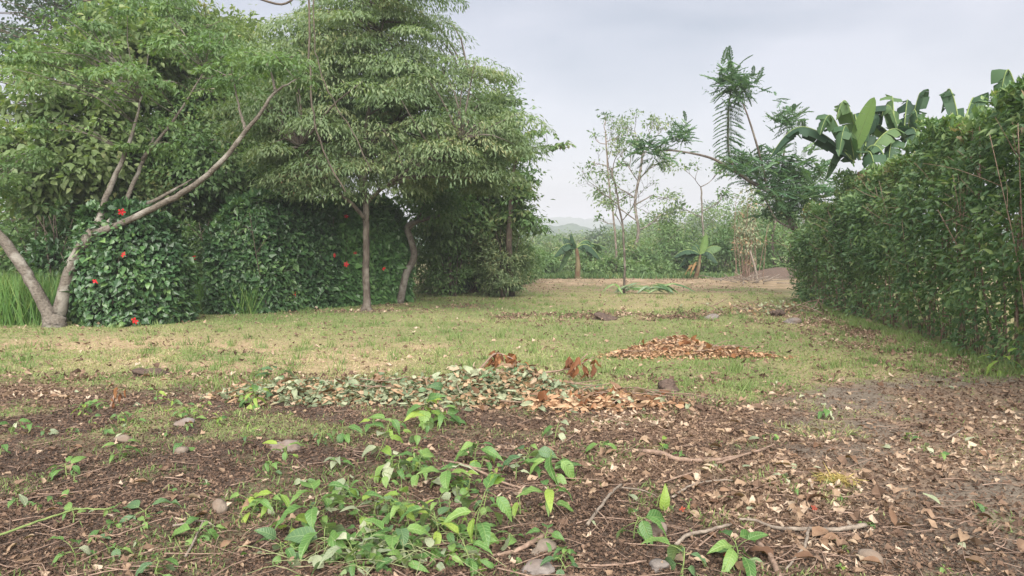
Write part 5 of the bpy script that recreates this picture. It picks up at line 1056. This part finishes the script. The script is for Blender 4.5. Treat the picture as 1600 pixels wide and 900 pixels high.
for i in range(48):
    p0 = G(rng.normal(615, 85), min(905, rng.normal(880, 22))); a = rng.normal(0, .7) + (math.pi if rng.random() < .5 else 0); L = rng.uniform(.12, .38); p1 = p0 + [math.cos(a) * L, math.sin(a) * L * .6, 0]
    m_ = (p0 + p1) / 2 + [rng.normal(0, .05), rng.normal(0, .05), rng.uniform(.02, .11)]; p0[2] += .01; p1[2] = gz(p1[0], p1[1]) + rng.uniform(.01, .05); paths.append(smooth_path([p0, m_, p1], [.0022, .0012], 7))
part('stem', *tube(paths, 4), M['stempale'], t, smooth=True, kind='stuff')
n = 170; P = np.array([G(rng.normal(605, 80), min(905, rng.normal(878, 22)), rng.uniform(.01, .07)) for _ in range(n)]); D = rng.normal(0, 1, (n, 3)) * [1, 1, .5]
leaf_objects(P, D, rng.normal(0, .6, (n, 3)) + [0, -.2, 1], rng.uniform(.04, .10, n), LW['w'] + LW['g'], t, rng)
# stub shrub and fallen petals
rusty('dry_stub', 'dry twiggy stub with one dark leaf in the sparse grass at left', (176, 640), [(172, 640, 0), (176, 628, 0), (180, 615, 0), (186, 608, 0)], 8, .09, 350)
for px, py, lab in ((1066, 803, 'fallen red flower beside the upright leaf'), (1137, 874, 'fallen red flower under the bright spreading weed'), (1272, 797, 'dark red fallen flower on the dirt at right')):
    fm = FLOWER.copy(); fm.materials.clear(); fm.materials.append(M['dullred']); o = obj('fallen_flower', fm); p = G(px, py, .02); o.location = Vector(p); o.rotation_euler = (rng.normal(.5, .4), rng.normal(0, .4), rng.random() * 6); o.scale = (.022,) * 3; tag(o, lab, 'flower')
b = G(1308, 750); n = 260; P = b + np.stack([rng.normal(0, .05, n), rng.normal(0, .05, n), rng.uniform(.005, .03, n)], -1); D = rng.normal(0, 1, (n, 3)) * [1, 1, .25]
cc = inst(T_BLADE, P, D, rng.normal(0, .5, (n, 3)) + [0, 0, 1], rng.uniform(.05, .12, n), .005, rng.random(n)); tag(obj('yellow_straw', np_mesh('yellow_straw', *cc), M['yellow']), 'small tuft of yellow straw lying on the dirt', 'straw', kind='stuff')

# ------------------------------------------------------------------ haze
hv, ht = [], []
for z in (-3.0, 62.0):
    for (x, y) in ((-1520, -1520), (1520, -1520), (1520, 1520), (-1520, 1520)): hv.append([x, y, z])
ht = [[0, 2, 1], [0, 3, 2], [4, 5, 6], [4, 6, 7], [0, 1, 5], [0, 5, 4], [1, 2, 6], [1, 6, 5], [2, 3, 7], [2, 7, 6], [3, 0, 4], [3, 4, 7]]
m, nt, new, link = nodes('haze'); out = new('ShaderNodeOutputMaterial'); v = new('ShaderNodeVolumePrincipled')
v.inputs['Color'].default_value = (.86, .89, .95, 1); v.inputs['Density'].default_value = .0013; v.inputs['Anisotropy'].default_value = .1
link(v.outputs[0], out.inputs['Volume'])
tag(obj('haze', np_mesh('haze', hv, ht), m), 'thin pale humid haze over the distance', 'haze', kind='stuff')
